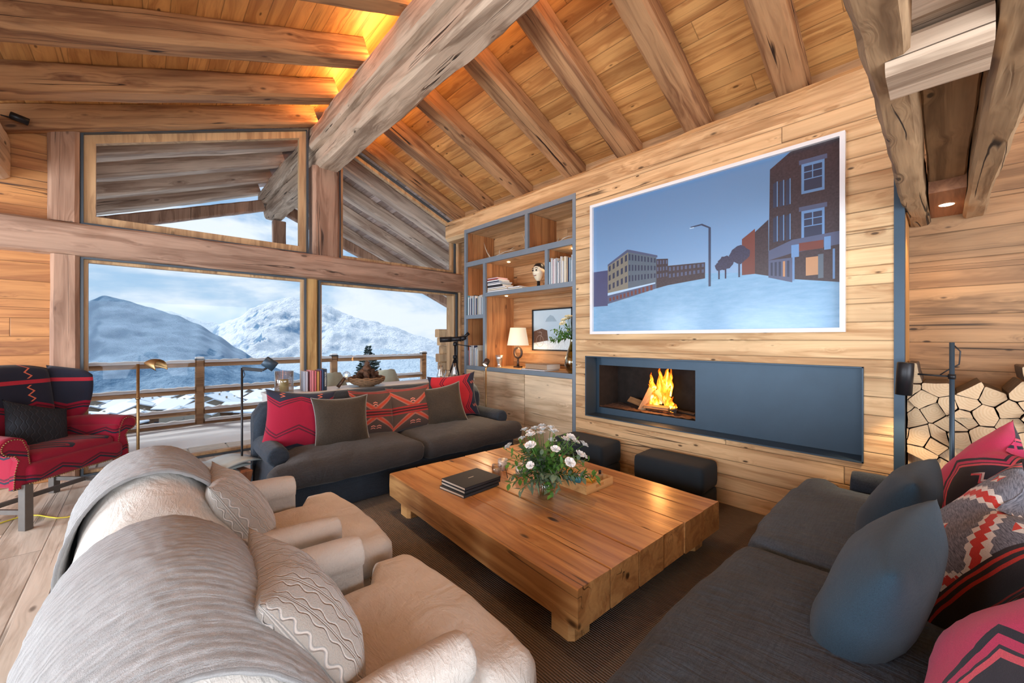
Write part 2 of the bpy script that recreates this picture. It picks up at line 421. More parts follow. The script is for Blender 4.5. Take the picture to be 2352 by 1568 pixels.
def glassm(name, c=(1, 1, 1), rough=0.0, tint=.0, refl=.08):
    m = bpy.data.materials.new(name); m.use_nodes = True; nt = m.node_tree; nt.nodes.clear()
    out = nt.nodes.new('ShaderNodeOutputMaterial'); tr = nt.nodes.new('ShaderNodeBsdfTransparent'); gl = nt.nodes.new('ShaderNodeBsdfGlossy')
    tr.inputs[0].default_value = (*c, 1); gl.inputs['Roughness'].default_value = rough
    lw = nt.nodes.new('ShaderNodeLayerWeight'); lw.inputs[0].default_value = .35
    mp = nt.nodes.new('ShaderNodeMapRange'); mp.inputs[3].default_value = refl*.4; mp.inputs[4].default_value = refl*6
    mx = nt.nodes.new('ShaderNodeMixShader')
    nt.links.new(lw.outputs['Facing'], mp.inputs[0]); nt.links.new(mp.outputs[0], mx.inputs[0])
    nt.links.new(tr.outputs[0], mx.inputs[1]); nt.links.new(gl.outputs[0], mx.inputs[2]); nt.links.new(mx.outputs[0], out.inputs[0])
    return m
G_WIN = glassm('window_glass', (.96, .98, 1.0), 0, refl=.035)
G_CLEAR = glassm('clear_glass', (.99, 1., 1.), .02, refl=.16)
G_OLIVE = glassm('olive_glass', (.74, .68, .30), .02, refl=.16)
G_WATER = glassm('vase_water', (.97, .99, .98), .02, refl=.05)
def emis(name, c, k):
    M = Mat(name, .5, 0, c); M.emit(c, k); return M
M_BULB = emis('warm_bulb', (1, .78, .45), 9)
M_BULBS = emis('warm_lens', (1, .80, .52), 14)
# rug: ribbed along y
M_RUG = Mat('ribbed_brown_rug', .95); _x, _y, _z = M_RUG.xyz()
_r = (_x*2*PI/.0135).sin()*.5+.5; _n = M_RUG.noise(M_RUG.vec(_x*60, _y*14, 0.), 1., 3); _n2 = M_RUG.noise(M_RUG.coord(), 180, 2)
M_RUG.base(M_RUG.scale(M_RUG.mix(_r, (.055, .040, .030), (.22, .165, .125)), (_n*.6+_n2*.4).lin(.3, .7, .75, 1.2))); M_RUG.bump(_r+_n2*.5, .7, .006)
# knitted wool throw
M_KNIT = Mat('grey_mohair_knit', .95); _u, _v, _ = M_KNIT.xyz('UV')
_s = M_KNIT.noise(M_KNIT.vec(_u*80, _v*14, 0.), 1., 5, .7, .5); _f = M_KNIT.noise(M_KNIT.coord(), 420, 3, .8)
_ridge = (_u*2*PI*42+_s*4).sin()*.5+.5
M_KNIT.base(M_KNIT.mix((_s.lin(.3, .7)*.6+_f.lin(.3, .7)*.4), (.17, .17, .175), (.76, .77, .79))); M_KNIT.bump(_s*.5+_ridge*.35+_f*.35, .8, .02)
M_KNIT.inp('Sheen Weight', .8); M_KNIT.inp('Sheen Roughness', .4)
# cable-knit pillow
M_CABLE = Mat('taupe_cable_knit', .95); _u, _v, _ = M_CABLE.xyz('UV')
_col = (_u*7.0); _cf = (_col.fract()-.5).abs(); _w = ((_v*2*PI*9).sin()*.16)
_ring = ((_cf-.26-_w*.5).abs()).ss(.07, .02); _rope = (_cf-.46).abs().ss(.05, .01); _tx = M_CABLE.noise(M_CABLE.vec(_u*120, _v*90, 0.), 1., 2)
_h = _ring*.7+_rope*.5+_tx*.25
M_CABLE.base(M_CABLE.mix((_h.lin(.1, .9)), (.40, .36, .32), (.66, .60, .55))); M_CABLE.bump(_h, .9, .012)
M_CABLE.inp('Sheen Weight', .6)
M_CABLEB = Mat('navy_cable_knit', .95); _u, _v, _ = M_CABLEB.xyz('UV')
_cf = ((_u*7.0).fract()-.5).abs(); _w = ((_v*2*PI*7).sin()*.12); _h = ((_cf-.25-_w).abs()).ss(.09, .02)*.7+M_CABLEB.noise(M_CABLEB.vec(_u*120, _v*90, 0.), 1., 2)*.3
M_CABLEB.base(M_CABLEB.mix(_h.lin(0, 1), (.012, .014, .020), (.035, .038, .048))); M_CABLEB.bump(_h, .9, .012)
# ------------------------------------------------------------------ blanket patterns (UV)
RED, NAVY, MAROON, CORAL = (.30, .011, .034), (.022, .024, .042), (.10, .012, .025), (.78, .18, .10)
def tri(e, period, amp): return e.ping(period/2)*(2.0/period)*amp
def wool(name): 
    M = Mat(name, .92); M.inp('Sheen Weight', .15); M.inp('Specular IOR Level', .15); return M
def fuzz(M, col, sc=420):
    n = M.noise(M.coord(), sc, 3, .7); n3 = M.noise(M.coord(), 5, 3, .5, 1.2)
    M.base(M.scale(col, n.lin(.25, .75, .78, 1.22))); M.bump(n*.12+n3*.5, .35, .03); return M
def band(e, c, w): return (e-c).abs().lt(w)
def zig(M, u, v, cu, amp, per, w):     # vertical zigzag around u=cu
    return ((u-cu)-(tri(v, per, amp)-amp/2)).abs().lt(w)
def pat_red(name, red=RED, pink=False):
    M = wool(name); u, v, _ = M.xyz('UV')
    k = tri(u+.25, .5, .13); vv = v-k
    top = vv.gt(.74); bot = vv.lt(.02)
    col = M.mix(top, red, NAVY)
    for c in (.74, .34, .02):
        col = M.mix(band(vv, c-.035, .011), col, MAROON); col = M.mix(band(vv, c-.075, .011), col, MAROON)
    col = M.mix(bot, col, NAVY)
    for cu in (.28, .72):
        z = zig(M, u, v, cu, .06, .075, .010)*v.gt(.83)*v.lt(.97); col = M.mix(z, col, CORAL)
    return fuzz(M, col)
def pat_pink(name, red=(.60, .045, .14)):
    M = wool(name); u, v, _ = M.xyz('UV')
    c0 = tri(v+.1, .62, .26)
    d = u-.50-c0
    col = M.mix(d.gt(0.0), red, (.035, .035, .052))
    col = M.mix(band(d, -.055, .018), col, (.02, .02, .035)); col = M.mix(band(d, .028, .014), col, (.75, .11, .16))
    # stepped white zigzag
    z = ((v-.60)-(tri(u, .10, .05))).abs().lt(.012)*d.gt(.14); z2 = ((v-.14)-(tri(u, .09, .07))).abs().lt(.016)*d.gt(.10)*u.lt(.9)
    col = M.mix(z.mx(z2), col, (.80, .62, .62))
    zr = ((v-.575)-(tri(u, .10, .05))).abs().lt(.010)*d.gt(.14); col = M.mix(zr, col, (.75, .12, .16))
    return fuzz(M, col)
def pat_stripe(name, ground=(.085, .055, .045), hi=(.46, .06, .03)):
    M = wool(name); u, v, _ = M.xyz('UV'); col = M.mix(0.0, ground, ground)
    for cv_ in (.93, .88, .52, .47, .42): col = M.mix(band(v, cv_, .011), col, (.36, .03, .03))
    col = M.mix(band(v, .47, .03), col, (.075, .012, .016)); col = M.mix(band(v, .47, .007), col, (.36, .03, .03))
    t = tri(u+.5, 1.0, .34)
    for s_, o in ((1, .52), (-1, .45)):
        e = v-(t*s_+o+(0 if s_ > 0 else -.03))
        edge = (u*60).ping(.5)*.02
        msk = (v.gt(.54) if s_ > 0 else v.lt(.40))
        col = M.mix((e-edge).abs().lt(.052)*msk, col, (.36, .13, .10)); col = M.mix((e-edge).abs().lt(.024)*msk, col, hi)
    for cu, cv_ in ((.5, .66), (.5, .62), (.45, .25), (.55, .25), (.45, .20), (.55, .20)):
        e = ((v-cv_)-((u-cu).abs()*-.5)).abs().lt(.009)*((u-cu).abs().lt(.04)); col = M.mix(e, col, (.75, .25, .18))
    return fuzz(M, col)
def pat_grey(name):
    M = wool(name); u, v, _ = M.xyz('UV'); n = M.noise(M.vec(u*30, v*160, 0.), 1., 3, .6)
    col = M.mix(n.lin(.3, .7), (.055, .06, .085), (.30, .31, .36)); col = M.mix(((u-.5).abs()).gt(.36), col, (.05, .042, .045))
    for c in (.10, .055, .90, .945): col = M.mix(band(u, c+0.0, .010), col, (.62, .06, .05))
    saw = (v*26).fract()*.028+(u*26).fract()*.02
    e = (v-.5).abs()-(tri(u+.0, 1.0, .42)*1.0-.05)
    ring = (e-saw+.02)
    col = M.mix(ring.abs().lt(.075)*(u-.5).abs().lt(.37), col, (.78, .74, .70)); col = M.mix((ring+.005).abs().lt(.034)*(u-.5).abs().lt(.37), col, (.62, .05, .04))
    for cu, cv_ in ((.5, .5), (.24, .86), (.76, .86), (.24, .14), (.76, .14)):
        dd = ((u-cu).abs()+(v-cv_).abs()); col = M.mix(dd.lt(.055)*((u-cu)*(v-cv_)).gt(0.0), col, (.66, .07, .05)); col = M.mix(dd.lt(.055)*((u-cu)*(v-cv_)).lt(0.0), col, (.80, .76, .70))
    return fuzz(M, col)
P_RED = pat_red('red_chevron_wool'); P_RED2 = pat_red('red_black_wool', (.38, .02, .03)); P_PINK = pat_pink('pink_navy_wool')
P_STR = pat_stripe('brown_striped_wool'); P_GREY = pat_grey('grey_red_wool')
def pat_chair():
    M = wool('red_navy_chair_wool'); x, y, z = M.xyz()
    u = x+y*.85
    zz = z-tri(u, .30, .055)
    col = M.mix(zz.gt(.86), RED, NAVY)
    col = M.mix(band(z, 1.10, .018), col, (.50, .03, .05))
    for c in (.86, .62, .43): col = M.mix(band(zz, c-.03, .008), col, MAROON); col = M.mix(band(zz, c-.055, .008), col, NAVY)
    col = M.mix(zz.lt(.30), col, NAVY)
    zg = ((u.fract()*1.0)*0.0+(x-.17)-(tri(z, .07, .045)-.0225)).abs().lt(.008)*z.gt(.92)*(z-1.10).abs().gt(.03)
    zg2 = ((x+.20)-(tri(z, .07, .045)-.0225)).abs().lt(.008)*z.gt(.92)*(z-1.10).abs().gt(.03)
    zg3 = ((y-.12)-(tri(z, .07, .045)-.0225)).abs().lt(.008)*z.gt(.92)*(z-1.10).abs().gt(.03)
    col = M.mix(zg.mx(zg2).mx(zg3), col, CORAL)
    return fuzz(M, col)
P_CHAIR = pat_chair()
# ================================================================== SETTING
YW, XT, XB = 6.35, 4.50, 3.86
XR, ZA, ML, MR = 2.03, 4.70, .385, .43
def zL(x): return ZA-ML*(XR-x)          # underside plane of left rafters
def zR(x): return ZA+.03-MR*(x-XR)
RD = .24                                 # rafter depth
M = MB(); M.box(-4.2, 4.6, -4.2, YW+.12, -.12, 0); struct(M.build('floor', M_FLOOR))
# ceiling boards: two slopes (cover the overhang outside as well)
YO = 10.45
def slab(f, x0, x1, y0, y1, off, th):
    m = MB(); n = 1
    vs = [(x, y, f(x)+off+o) for o in (0, th) for y in (y0, y1) for x in (x0, x1)]
    m.add(vs, [(0, 2, 3, 1), (4, 5, 7, 6), (0, 1, 5, 4), (2, 6, 7, 3), (0, 4, 6, 2), (1, 3, 7, 5)]); return m
struct(slab(zL, -4.3, XR, -4.2, YW+.02, RD, .1).build('ceiling', M_CEIL))
struct(slab(zR, XR, 4.75, -4.2, YW+.02, RD, .1).build('ceiling', M_CEIL))
M_OUTC = wood('grey_overhang_boards', (.24, .17, .15), (.62, .50, .45), 'y', ('x', .17), 1.3, knots=.6, cracks=.5, var=.9, rough=.7)  # weathered boards with their tone lifted to imitate snow-bounced light
o = slab(zL, -3.6, XR, YW+.04, YO, RD, .1).build('roof_overhang', M_OUTC); tag(o, 'grey weathered boards, painted snow-lit, of the roof overhang outside, left of the ridge', 'roof')
o = slab(zR, XR, 7.6, YW+.04, YO, RD, .1).build('roof_overhang', M_OUTC); tag(o, 'grey weathered boards, painted snow-lit, of the roof overhang outside, right of the ridge', 'roof')
# rafters
RY = [6.25, 5.44, 4.49, 3.47, 2.62, 1.78, .93, .02, -.85, -1.75]
def rafter(side, y, w, k, label, x_end=None, group='rafters'):
    m = MB()
    if side == 'L':
        xa, xb = 1.84, (x_end if x_end is not None else -4.1); f = zL
    else:
        xa, xb = 2.20, (x_end if x_end is not None else 4.75); f = zR
    pa, pb = Vector((xa, y, f(xa)+RD/2)), Vector((xb, y, f(xb)+RD/2)); L = (pb-pa).length
    hewn(m, (0, 0, 0), (L, 0, 0), w, RD+.01, seed=k+(20 if side == 'R' else 0), rough=.010, up=(0, 0, 1), chamf=.12)
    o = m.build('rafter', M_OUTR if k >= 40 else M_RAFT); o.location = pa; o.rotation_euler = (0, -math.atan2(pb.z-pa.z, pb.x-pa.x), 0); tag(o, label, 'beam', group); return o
for k, y in enumerate(RY):
    w = .17 if k == 0 else .25
    where = 'nearest the window wall' if k == 0 else ORD[k]+' from the window wall'
    rafter('L', y, w, k, f'hewn wooden rafter on the left roof slope, {where}', group='rafters of the left slope')
    rafter('R', y, w, k, f'hewn wooden rafter on the right roof slope, {where}', group='rafters of the right slope')
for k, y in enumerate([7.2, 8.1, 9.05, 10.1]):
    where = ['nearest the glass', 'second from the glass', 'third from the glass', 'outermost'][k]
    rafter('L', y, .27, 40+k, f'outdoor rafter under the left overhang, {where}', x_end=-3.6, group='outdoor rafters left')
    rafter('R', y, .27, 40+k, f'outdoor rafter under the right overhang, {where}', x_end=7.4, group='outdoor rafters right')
# ridge beam: upper timber and a narrower lower timber
rt = thing('ridge_beam', 'massive weathered ridge beam of two stacked timbers running to the gable', 'beam', (0, 0, 0))
m = MB(); hewn(m, (2.02, -4.1, 4.45), (2.02, 9.95, 4.45), .43, .30, 3, .014, chamf=.10); m.build('upper_timber', M_RIDGE, rt)
m = MB(); hewn(m, (2.05, -4.1, 4.165), (2.05, 9.75, 4.165), .33, .27, 5, .016, chamf=.14); m.build('lower_timber', M_RIDGE, rt)
# wall plate at the right, purlin at the left
m = MB(); hewn(m, (4.32, -3.9, 3.49), (4.32, YW-.03, 3.49), .32, .36, 8, .012); tag(m.build('wall_plate', wood('blond_plate_timber', (.34, .19, .08), (.74, .52, .29), 'y', knots=.9, cracks=1, bump=.5)), 'blond wooden wall plate under the feet of the right rafters', 'beam')
m = MB(); hewn(m, (-1.09, -3.9, 3.29), (-1.09, YW-.03, 3.29), .25, .46, 9, .014); tag(m.build('purlin', M_RIDGE), 'blond purlin beam at the left edge below the left rafters', 'beam')
# ------------------------------------------------------------------ gable wall (window wall)
def gab_top(x): return (zL(x) if x < XR else zR(x))+RD+.06
m = MB()
m.box(-4.2, -.70, YW, YW+.14, 0, 2.38)                       # left of the window
vs = [(-4.2, 2.38), (-.70, 2.38), (-.70, gab_top(-.7)), (-4.2, gab_top(-4.2))]
m.add([(x, y, z) for y in (YW, YW+.14) for x, z in vs], [(0, 1, 2, 3), (4, 7, 6, 5), (0, 4, 5, 1), (1, 5, 6, 2), (2, 6, 7, 3), (3, 7, 4, 0)])
struct(m.build('wall_back', M_WALLX))
# posts, transom (structural timbers of the gable)
m = MB(); hewn(m, (-.60, YW+.03, 0), (-.60, YW+.03, 2.385), .21, .22, 11, .006, up=(0, 1, 0)); tag(m.build('post', M_POSTZ), 'squared timber post left of the big lower window', 'post')
m = MB(); hewn(m, (-.61, YW+.03, 2.735), (-.61, YW+.03, 3.72), .23, .22, 12, .006, up=(0, 1, 0)); tag(m.build('post', M_POSTZ), 'squared timber post above the transom, left of the upper window', 'post')
m = MB(); hewn(m, (2.03, YW+.05, 2.735), (2.03, YW+.05, 4.06), .385, .26, 13, .006, up=(0, 1, 0)); tag(m.build('post', M_POSTZ), 'thick king post of the gable between the upper windows under the ridge beam', 'post')
m = MB(); hewn(m, (1.845, YW+.07, 0), (1.845, YW+.07, 2.39), .17, .16, 14, .003, up=(0, 1, 0)); tag(m.build('post', wood('yellow_post_timber', (.34, .17, .05), (.66, .42, .16), 'z', knots=.5, cracks=.4)), 'narrow yellow wooden post between the two lower windows', 'post')
m = MB(); hewn(m, (4.52, YW+.03, 0), (4.52, YW+.03, 2.38), .13, .2, 15, .003, up=(0, 1, 0)); m2 = m.build('post', M_OUTW); tag(m2, 'wooden post right of the lower windows beside the bookcase', 'post')
m = MB(); hewn(m, (4.50, YW+.03, 2.72), (4.50, YW+.03, 3.7), .2, .2, 16, .003, up=(0, 1, 0)); tag(m.build('post', M_OUTW), 'wooden post at the right end of the upper window', 'post')
m = MB(); hewn(m, (-4.1, YW+.0, 2.555), (4.58, YW+.0, 2.555), .24, .345, 17, .010, up=(0, 0, 1), chamf=.08); tag(m.build('transom_beam', M_TRANS), 'long horizontal timber transom across the window wall', 'beam')
# windows: frame (wood) + dark bead + glass
def window(n, poly, y, fw=.07, wood_m=None, fd=.08, label=None):
    """poly: list of (x,z) ccw seen from the room"""
    r = thing(f'window_{n}', label, 'window', (0, y, 0)); r['kind'] = 'structure'; del r['label']; del r['category']
    def inset(p, d):
        out = []; N = len(p)
        for i in range(N):
            a, b, c = Vector(p[i-1]), Vector(p[i]), Vector(p[(i+1) % N])
            e1 = (b-a).normalized(); e2 = (c-b).normalized(); n1 = Vector((-e1.y, e1.x)); n2 = Vector((-e2.y, e2.x))
            k = n1+n2; k = k/(k.dot(n1)); out.append(b+k*d)
        return out
    def ring(p, q, y0, y1):
        m = MB(); N = len(p); vs = [(v[0], yy, v[1]) for yy in (y0, y1) for v in list(p)+list(q)]
        fs = []
        for i in range(N):
            j = (i+1) % N
            fs += [(i, j, N+j, N+i), (2*N+i, 3*N+i, 3*N+j, 2*N+j), (N+i, N+j, 3*N+j, 3*N+i), (i, 2*N+i, 2*N+j, j)]
        m.add(vs, fs); return m
    P0 = [Vector(v) for v in poly]; P1 = inset(P0, .022); P2 = inset(P0, .022+fw)
    ring(P0, P1, -.03, .05).build('bead', M_FRAME, r)
    ring(P1, P2, .02, .02+fd).build('window_frame', wood_m or M_OUTW, r)
    m = MB(); m.add([(v.x, .06, v.y) for v in P2], [tuple(range(len(P2)))]); m.build('glass_pane', G_WIN, r)
    return r
window(1, [(-.49, .0), (1.76, .0), (1.76, 2.385), (-.49, 2.385)], YW, .03)
window(2, [(1.935, .0), (4.44, .0), (4.44, 2.37), (1.935, 2.37)], YW, .03, M_OUTW)
window(3, [(-.49, 2.735), (1.79, 2.735), (1.79, 4.585), (-.49, 3.735)], YW, .09)
window(4, [(2.23, 2.725), (4.40, 2.725), (4.40, 3.66), (2.23, 4.58)], YW, .05)
# ------------------------------------------------------------------ right wall, hidden walls
m = MB(); m.box(XT, XT+.1, -4.2, YW+.1, 0, 3.9); struct(m.build('wall_right', M_NICHE))
FY0, FY1, FZ0, FZ1 = .385, 2.874, .588, 1.293
# chimney wall with fireplace opening (y .17..3.02), box top 3.27
m = MB()
for y0, y1, z0, z1 in ((.226, FY0, 0, 3.27), (FY1, 3.02, 0, 3.27), (FY0, FY1, 0, FZ0), (FY0, FY1, FZ1, 3.27)): m.box(XB, XB+.06, y0, y1, z0, z1)
m.box(XB+.061, XT, .2, 5.3, 3.235, 3.265); m.box(XB+.06, XT-.01, .226, .26, 0, 3.24); m.box(XB+.06, XT-.01, 2.98, 3.01, 0, 3.24)
struct(m.build('wall_fireplace', M_WALLR))
m = MB(); m.box(-4.2, -4.05, -4.2, 1.8, 0, .15); m.box(-4.2, -4.05, -4.2, YW, 2.25, 2.5); m.box(-4.2, -4.05, -4.2, -2.6, 0, 2.3); m.box(-4.2, -4.05, .3, 1.8, 0, 2.3)
m.box(-4.2, -4.05, 4.0, 4.8, 0, 2.3); m.box(-4.2, -4.05, 6.0, YW+.1, 0, 2.3); m.box(-4.2, -4.05, -4.2, YW, 0, .15)
struct(m.build('wall_left', M_WALLX))
m = MB(); m.box(-4.2, -2.4, -4.2, -4.05, 0, 4); m.box(2.8, 4.6, -4.2, -4.05, 0, 4); m.box(-4.2, 4.6, -4.2, -4.05, 2.7, 5)
struct(m.build('wall_front', M_WALLX))
# blue steel trim at the niche edge
m = MB(); m.box(XB-.006, XB+.10, .172, .226, 0, 2.62); struct(m.build('trim_1', M_STEEL))
m = MB(); m.box(XB+.10, XT-.002, .174, .20, 0, 3.2); struct(m.build('trim_2', wood('niche_reveal', (.3, .12, .04), (.7, .36, .12), 'z')))
# ------------------------------------------------------------------ fireplace
fp = thing('fireplace', 'wide blue-grey steel fireplace set into the blond plank wall', 'fireplace', (XB, 0, 0))
m = MB(); t = .012; D = .2
for a in ((-.012, D, FY0, FY0+t, FZ0, FZ1), (-.012, D, FY1-t, FY1, FZ0, FZ1), (-.012, D, FY0, FY1, FZ0, FZ0+t), (-.012, D, FY0, FY1, FZ1-t, FZ1)): m.box(*a)
m.build('surround', M_STEEL, fp, bevel=.002)
BY0, BY1, BZ0, BZ1 = 1.676, 2.822, .672, 1.180
m = MB()
for y0, y1, z0, z1 in ((FY0, BY0, FZ0, FZ1), (BY1, FY1, FZ0, FZ1), (BY0, BY1, FZ0, BZ0), (BY0, BY1, BZ1, FZ1)): m.box(D, D+.006, y0, y1, z0, z1)
m.build('back_panel', M_STEEL, fp)
m = MB(); e = .62-D
m.box(D+.006, D+.42, BY0-.02, BY0, BZ0-.02, BZ1+.02); m.box(D+.006, D+.42, BY1, BY1+.02, BZ0-.02, BZ1+.02)
m.box(D+.41, D+.42, BY0, BY1, BZ0, BZ1+.02); m.box(D+.006, D+.42, BY0, BY1, BZ1, BZ1+.02); m.build('firebox', M_SOOT, fp)
m = MB(); m.grid(lambda u, v: Vector((D+.006+u*.41, BY0+v*(BY1-BY0), BZ0+.012+.012*nz(u*9, v*20, 3)+.01*nz(u*30, v*60))), 16, 40); m.box(D+.006, D+.42, BY0, BY1, BZ0-.02, BZ0); m.build('hearth', M_ASH, fp)
# burning logs
M_FLOG = wood('fire_log_wood', (.16, .07, .03), (.50, .28, .12), 'x', knots=0, cracks=.5, bump=.5)
M_CHARL = plain('charred_log', (.025, .016, .012), .9, 0, .5, 40, .7)
def split_log(L, r, seed, mat, name='firewood'):
    R_ = random.Random(seed); n = 7; ang = sorted([R_.uniform(0, 2*PI) if i > 2 else i*2*PI/3+R_.uniform(-.4, .4) for i in range(n)])
    prof = [(math.cos(a)*r*R_.uniform(.75, 1.1), math.sin(a)*r*R_.uniform(.75, 1.1)) for a in ang]
    m = MB(); K = 8; vs = []
    for k in range(K+1):
        for i, (a, b) in enumerate(prof): q = 1+.10*nz(k*.6+seed, i*1.7, seed); vs.append((L*(k/K-.5), a*q, b*q))
    m.add(vs, [(k*n+i, k*n+(i+1) % n, (k+1)*n+(i+1) % n, (k+1)*n+i) for k in range(K) for i in range(n)]+[tuple(range(n))[::-1], tuple(range(K*n, K*n+n))])
    return m
def put_log(L, r, seed, c, d, mat, label):
    o = split_log(L, r, seed, mat).build('firewood', mat); o.location = c; o.rotation_euler = Vector(d).to_track_quat('X', 'Z').to_euler()
    return tag(o, label, 'log', 'logs in the fire')
FX = XB+.40
put_log(.34, .045, 1, (FX+.02, 2.42, .735), (.45, 1, .10), M_FLOG, 'split log lying flat at the left of the fire')
put_log(.30, .05, 2, (FX-.02, 2.305, .80), (.15, -.45, 1), M_FLOG, 'split log propped upright left of the flames')
put_log(.30, .04, 3, (FX-.06, 2.15, .725), (.1, 1, -.02), M_FLOG, 'log lying in front under the flames')
put_log(.30, .04, 4, (FX+.02, 2.09, .80), (.1, -.75, -.75), M_FLOG, 'grey log leaning right inside the flames')
put_log(.16, .035, 5, (FX-.05, 1.97, .73), (.8, .6, 0), M_CHARL, 'charred log stump burning at the right of the fire')
put_log(.22, .018, 6, (FX+.02, 1.86, .70), (.3, 1, .02), M_CHARL, 'thin dark stick on the ashes right of the fire')
M_EMB = Mat('embers', .9); n = M_EMB.noise(M_EMB.coord(), 45, 3); M_EMB.base(M_EMB.mix(n.ss(.4, .6), (.05, .01, .005), (.5, .06, .02)))
M_EMB.nt.links.new(M_EMB.mix(n.ss(.5, .62), (0., 0., 0.), (1., .16, .03)), M_EMB.b.inputs['Emission Color']); M_EMB.b.inputs['Emission Strength'].default_value = 2.0
m = MB()
for k in range(26):
    x, y = FX+rnd.uniform(-.05, .08), 2.12+rnd.uniform(-.14, .14); s_ = rnd.uniform(.012, .026)
    m.grid(lambda u, v: Vector((x, y, .695+rnd.uniform(0, .002)+s_*.6))+Vector((math.cos(u*2*PI)*math.sin(v*PI), math.sin(u*2*PI)*math.sin(v*PI), math.cos(v*PI)))*s_*(1+.3*nz(u*5+k, v*4)), 6, 4, cu=True)
tag(m.build('embers', M_EMB), 'glowing embers under the burning logs', 'embers', kind='stuff')
# flames
mf = bpy.data.materials.new('flame'); mf.use_nodes = True; nt = mf.node_tree; nt.nodes.clear()
class FM(Mat):
    def __init__(s): s.nt = nt; s._c = {}; s.m = mf
fm = FM(); gx, gy, gz = fm.xyz('UV'); ox, oy, oz = fm.xyz()
nn = fm.noise(fm.vec(ox*16, oy*16, oz*5.5), 1., 4, .6, 1.4)
hgt = gy
lw = nt.nodes.new('ShaderNodeLayerWeight'); lw.inputs[0].default_value = .42; fc = E(nt, lw.outputs['Facing'])
heat = ((nn-.5)*2.0+.85-fc*.75-hgt*.55)
colf = fm.ramp(heat, [(.0, (.85, .06, .0)), (.35, (1., .20, .01)), (.62, (1., .45, .03)), (.9, (1., .80, .22))])
em = nt.nodes.new('ShaderNodeEmission'); nt.links.new(colf, em.inputs[0]); nt.links.new(heat.lin(0, .9, .9, 3.0).s, em.inputs[1])
tr = nt.nodes.new('ShaderNodeBsdfTransparent'); mx = nt.nodes.new('ShaderNodeMixShader'); out = nt.nodes.new('ShaderNodeOutputMaterial')
nt.links.new(heat.ss(.0, .42).s, mx.inputs[0]); nt.links.new(tr.outputs[0], mx.inputs[1]); nt.links.new(em.outputs[0], mx.inputs[2]); nt.links.new(mx.outputs[0], out.inputs[0])
fl = thing('fire', 'orange and yellow flames rising over the burning logs', 'fire', (FX, 2.13, .70))
def tongue(x, y, z0, h, r, seed, lean):
    m = MB()
    def f(u, v):
        a = u*2*PI; rr = r*(math.sin(min(1, v*1.5+.18)*PI*.5)*(1-v)**.8*1.25)+.002
        wob = .3*r*nz(v*5+seed, seed*3.3)*(v*3+.4); wob2 = .25*r*nz(v*4+seed, 7.7+seed)*(v*3)
        q = 1+.28*nz(math.cos(a)*1.5+seed, math.sin(a)*1.5, v*5)
        return Vector((x+rr*.55*math.cos(a)*q+wob2*.4, y+rr*math.sin(a)*q+wob+lean*v*v, z0+h*v))
    m.grid(f, 14, 22, cu=True, uv=True); return m
for k, (y, z0, h, r, le, x) in enumerate([(.10, .02, .40, .060, .03, 0), (.03, .06, .42, .055, -.01, .03), (-.04, .10, .40, .062, -.03, 0), (.05, .0, .22, .05, .02, -.03), (-.07, .02, .28, .05, -.04, -.02), (-.12, .0, .17, .045, -.03, -.05), (-.16, .0, .10, .035, -.02, -.06), (.0, .14, .36, .04, .04, .02), (-.09, .16, .32, .035, -.02, .02), (.12, .08, .20, .03, .02, -.02)]):
    tongue(x, y, z0, h, r, k*1.7+.3, le).build('flame_tongue', mf, fl, weld=False)
pl = bpy.data.lights.new('fire_light', 'POINT'); pl.energy = 9; pl.color = (1, .42, .12); pl.shadow_soft_size = .08
po = bpy.data.objects.new('fire_light', pl); COL.objects.link(po); po.location = (FX-.08, 2.12, .95)
# ------------------------------------------------------------------ bookcase
bc = thing('bookcase', 'tall built-in bookcase with blue-grey steel frames and timber lining', 'bookcase', (XB, 0, 0))
DPT = XT-XB-.02
def pbox(name, mat, *bx, bevel=0, parent=bc):
    m = MB()
    for b in bx: m.box(*b)
    return m.build(name, mat, parent, bevel=bevel)
S0, S1 = 3.02, 5.30
pbox('steel_frame', M_STEELF,
     (-.007, .03, 5.25, 5.30, 0, 3.268), (-.007, .03, 3.02, 3.068, 0, 3.268), (-.007, .03, 4.765, 4.812, 1.06, 2.66), (-.007, .03, 3.84, 3.895, 2.725, 3.21),
     (-.007, .03, 3.475, 3.525, 2.195, 2.66), (-.004, .031, 3.06, 5.26, 3.205, 3.267), (-.004, .031, 3.06, 5.26, 2.655, 2.73), (-.004, .031, 3.06, 4.77, 2.14, 2.20),
     (-.004, .031, 4.81, 5.26, 1.815, 1.875), (-.004, .031, 3.06, 5.26, 1.005, 1.065))
pbox('back_board', M_SHB, (DPT-.01, DPT, S0, S1, 1.0, 3.25))
for b in ((.03, DPT, 5.275, 5.295, 1.0, 3.25), (.03, DPT, 3.022, 3.05, 1.0, 3.25), (.03, DPT, 4.775, 4.80, 1.05, 2.68), (.03, DPT, 3.855, 3.88, 2.7, 3.22), (.03, DPT, 3.485, 3.51, 2.19, 2.66)):
    pbox('upright_board', M_SHW, b)
for b in ((.03, DPT, S0, S1, 3.225, 3.24), (.03, DPT, S0, S1, 2.66, 2.725), (.03, DPT, S0, 4.79, 2.15, 2.195), (.03, DPT, 4.79, S1, 1.82, 1.87), (.03, DPT, S0, S1, 1.01, 1.06)):
    pbox('shelf_board', M_SHT, b)
for k, (a, b) in enumerate(((4.80, 5.245), (3.912, 4.79), (3.075, 3.90))):
    pbox('cabinet_door', M_DOOR, (-.004, .02, a, b, .06, 1.0), bevel=.002)
pbox('plinth', M_DOOR, (.03, .06, S0, S1, 0, 1.0))
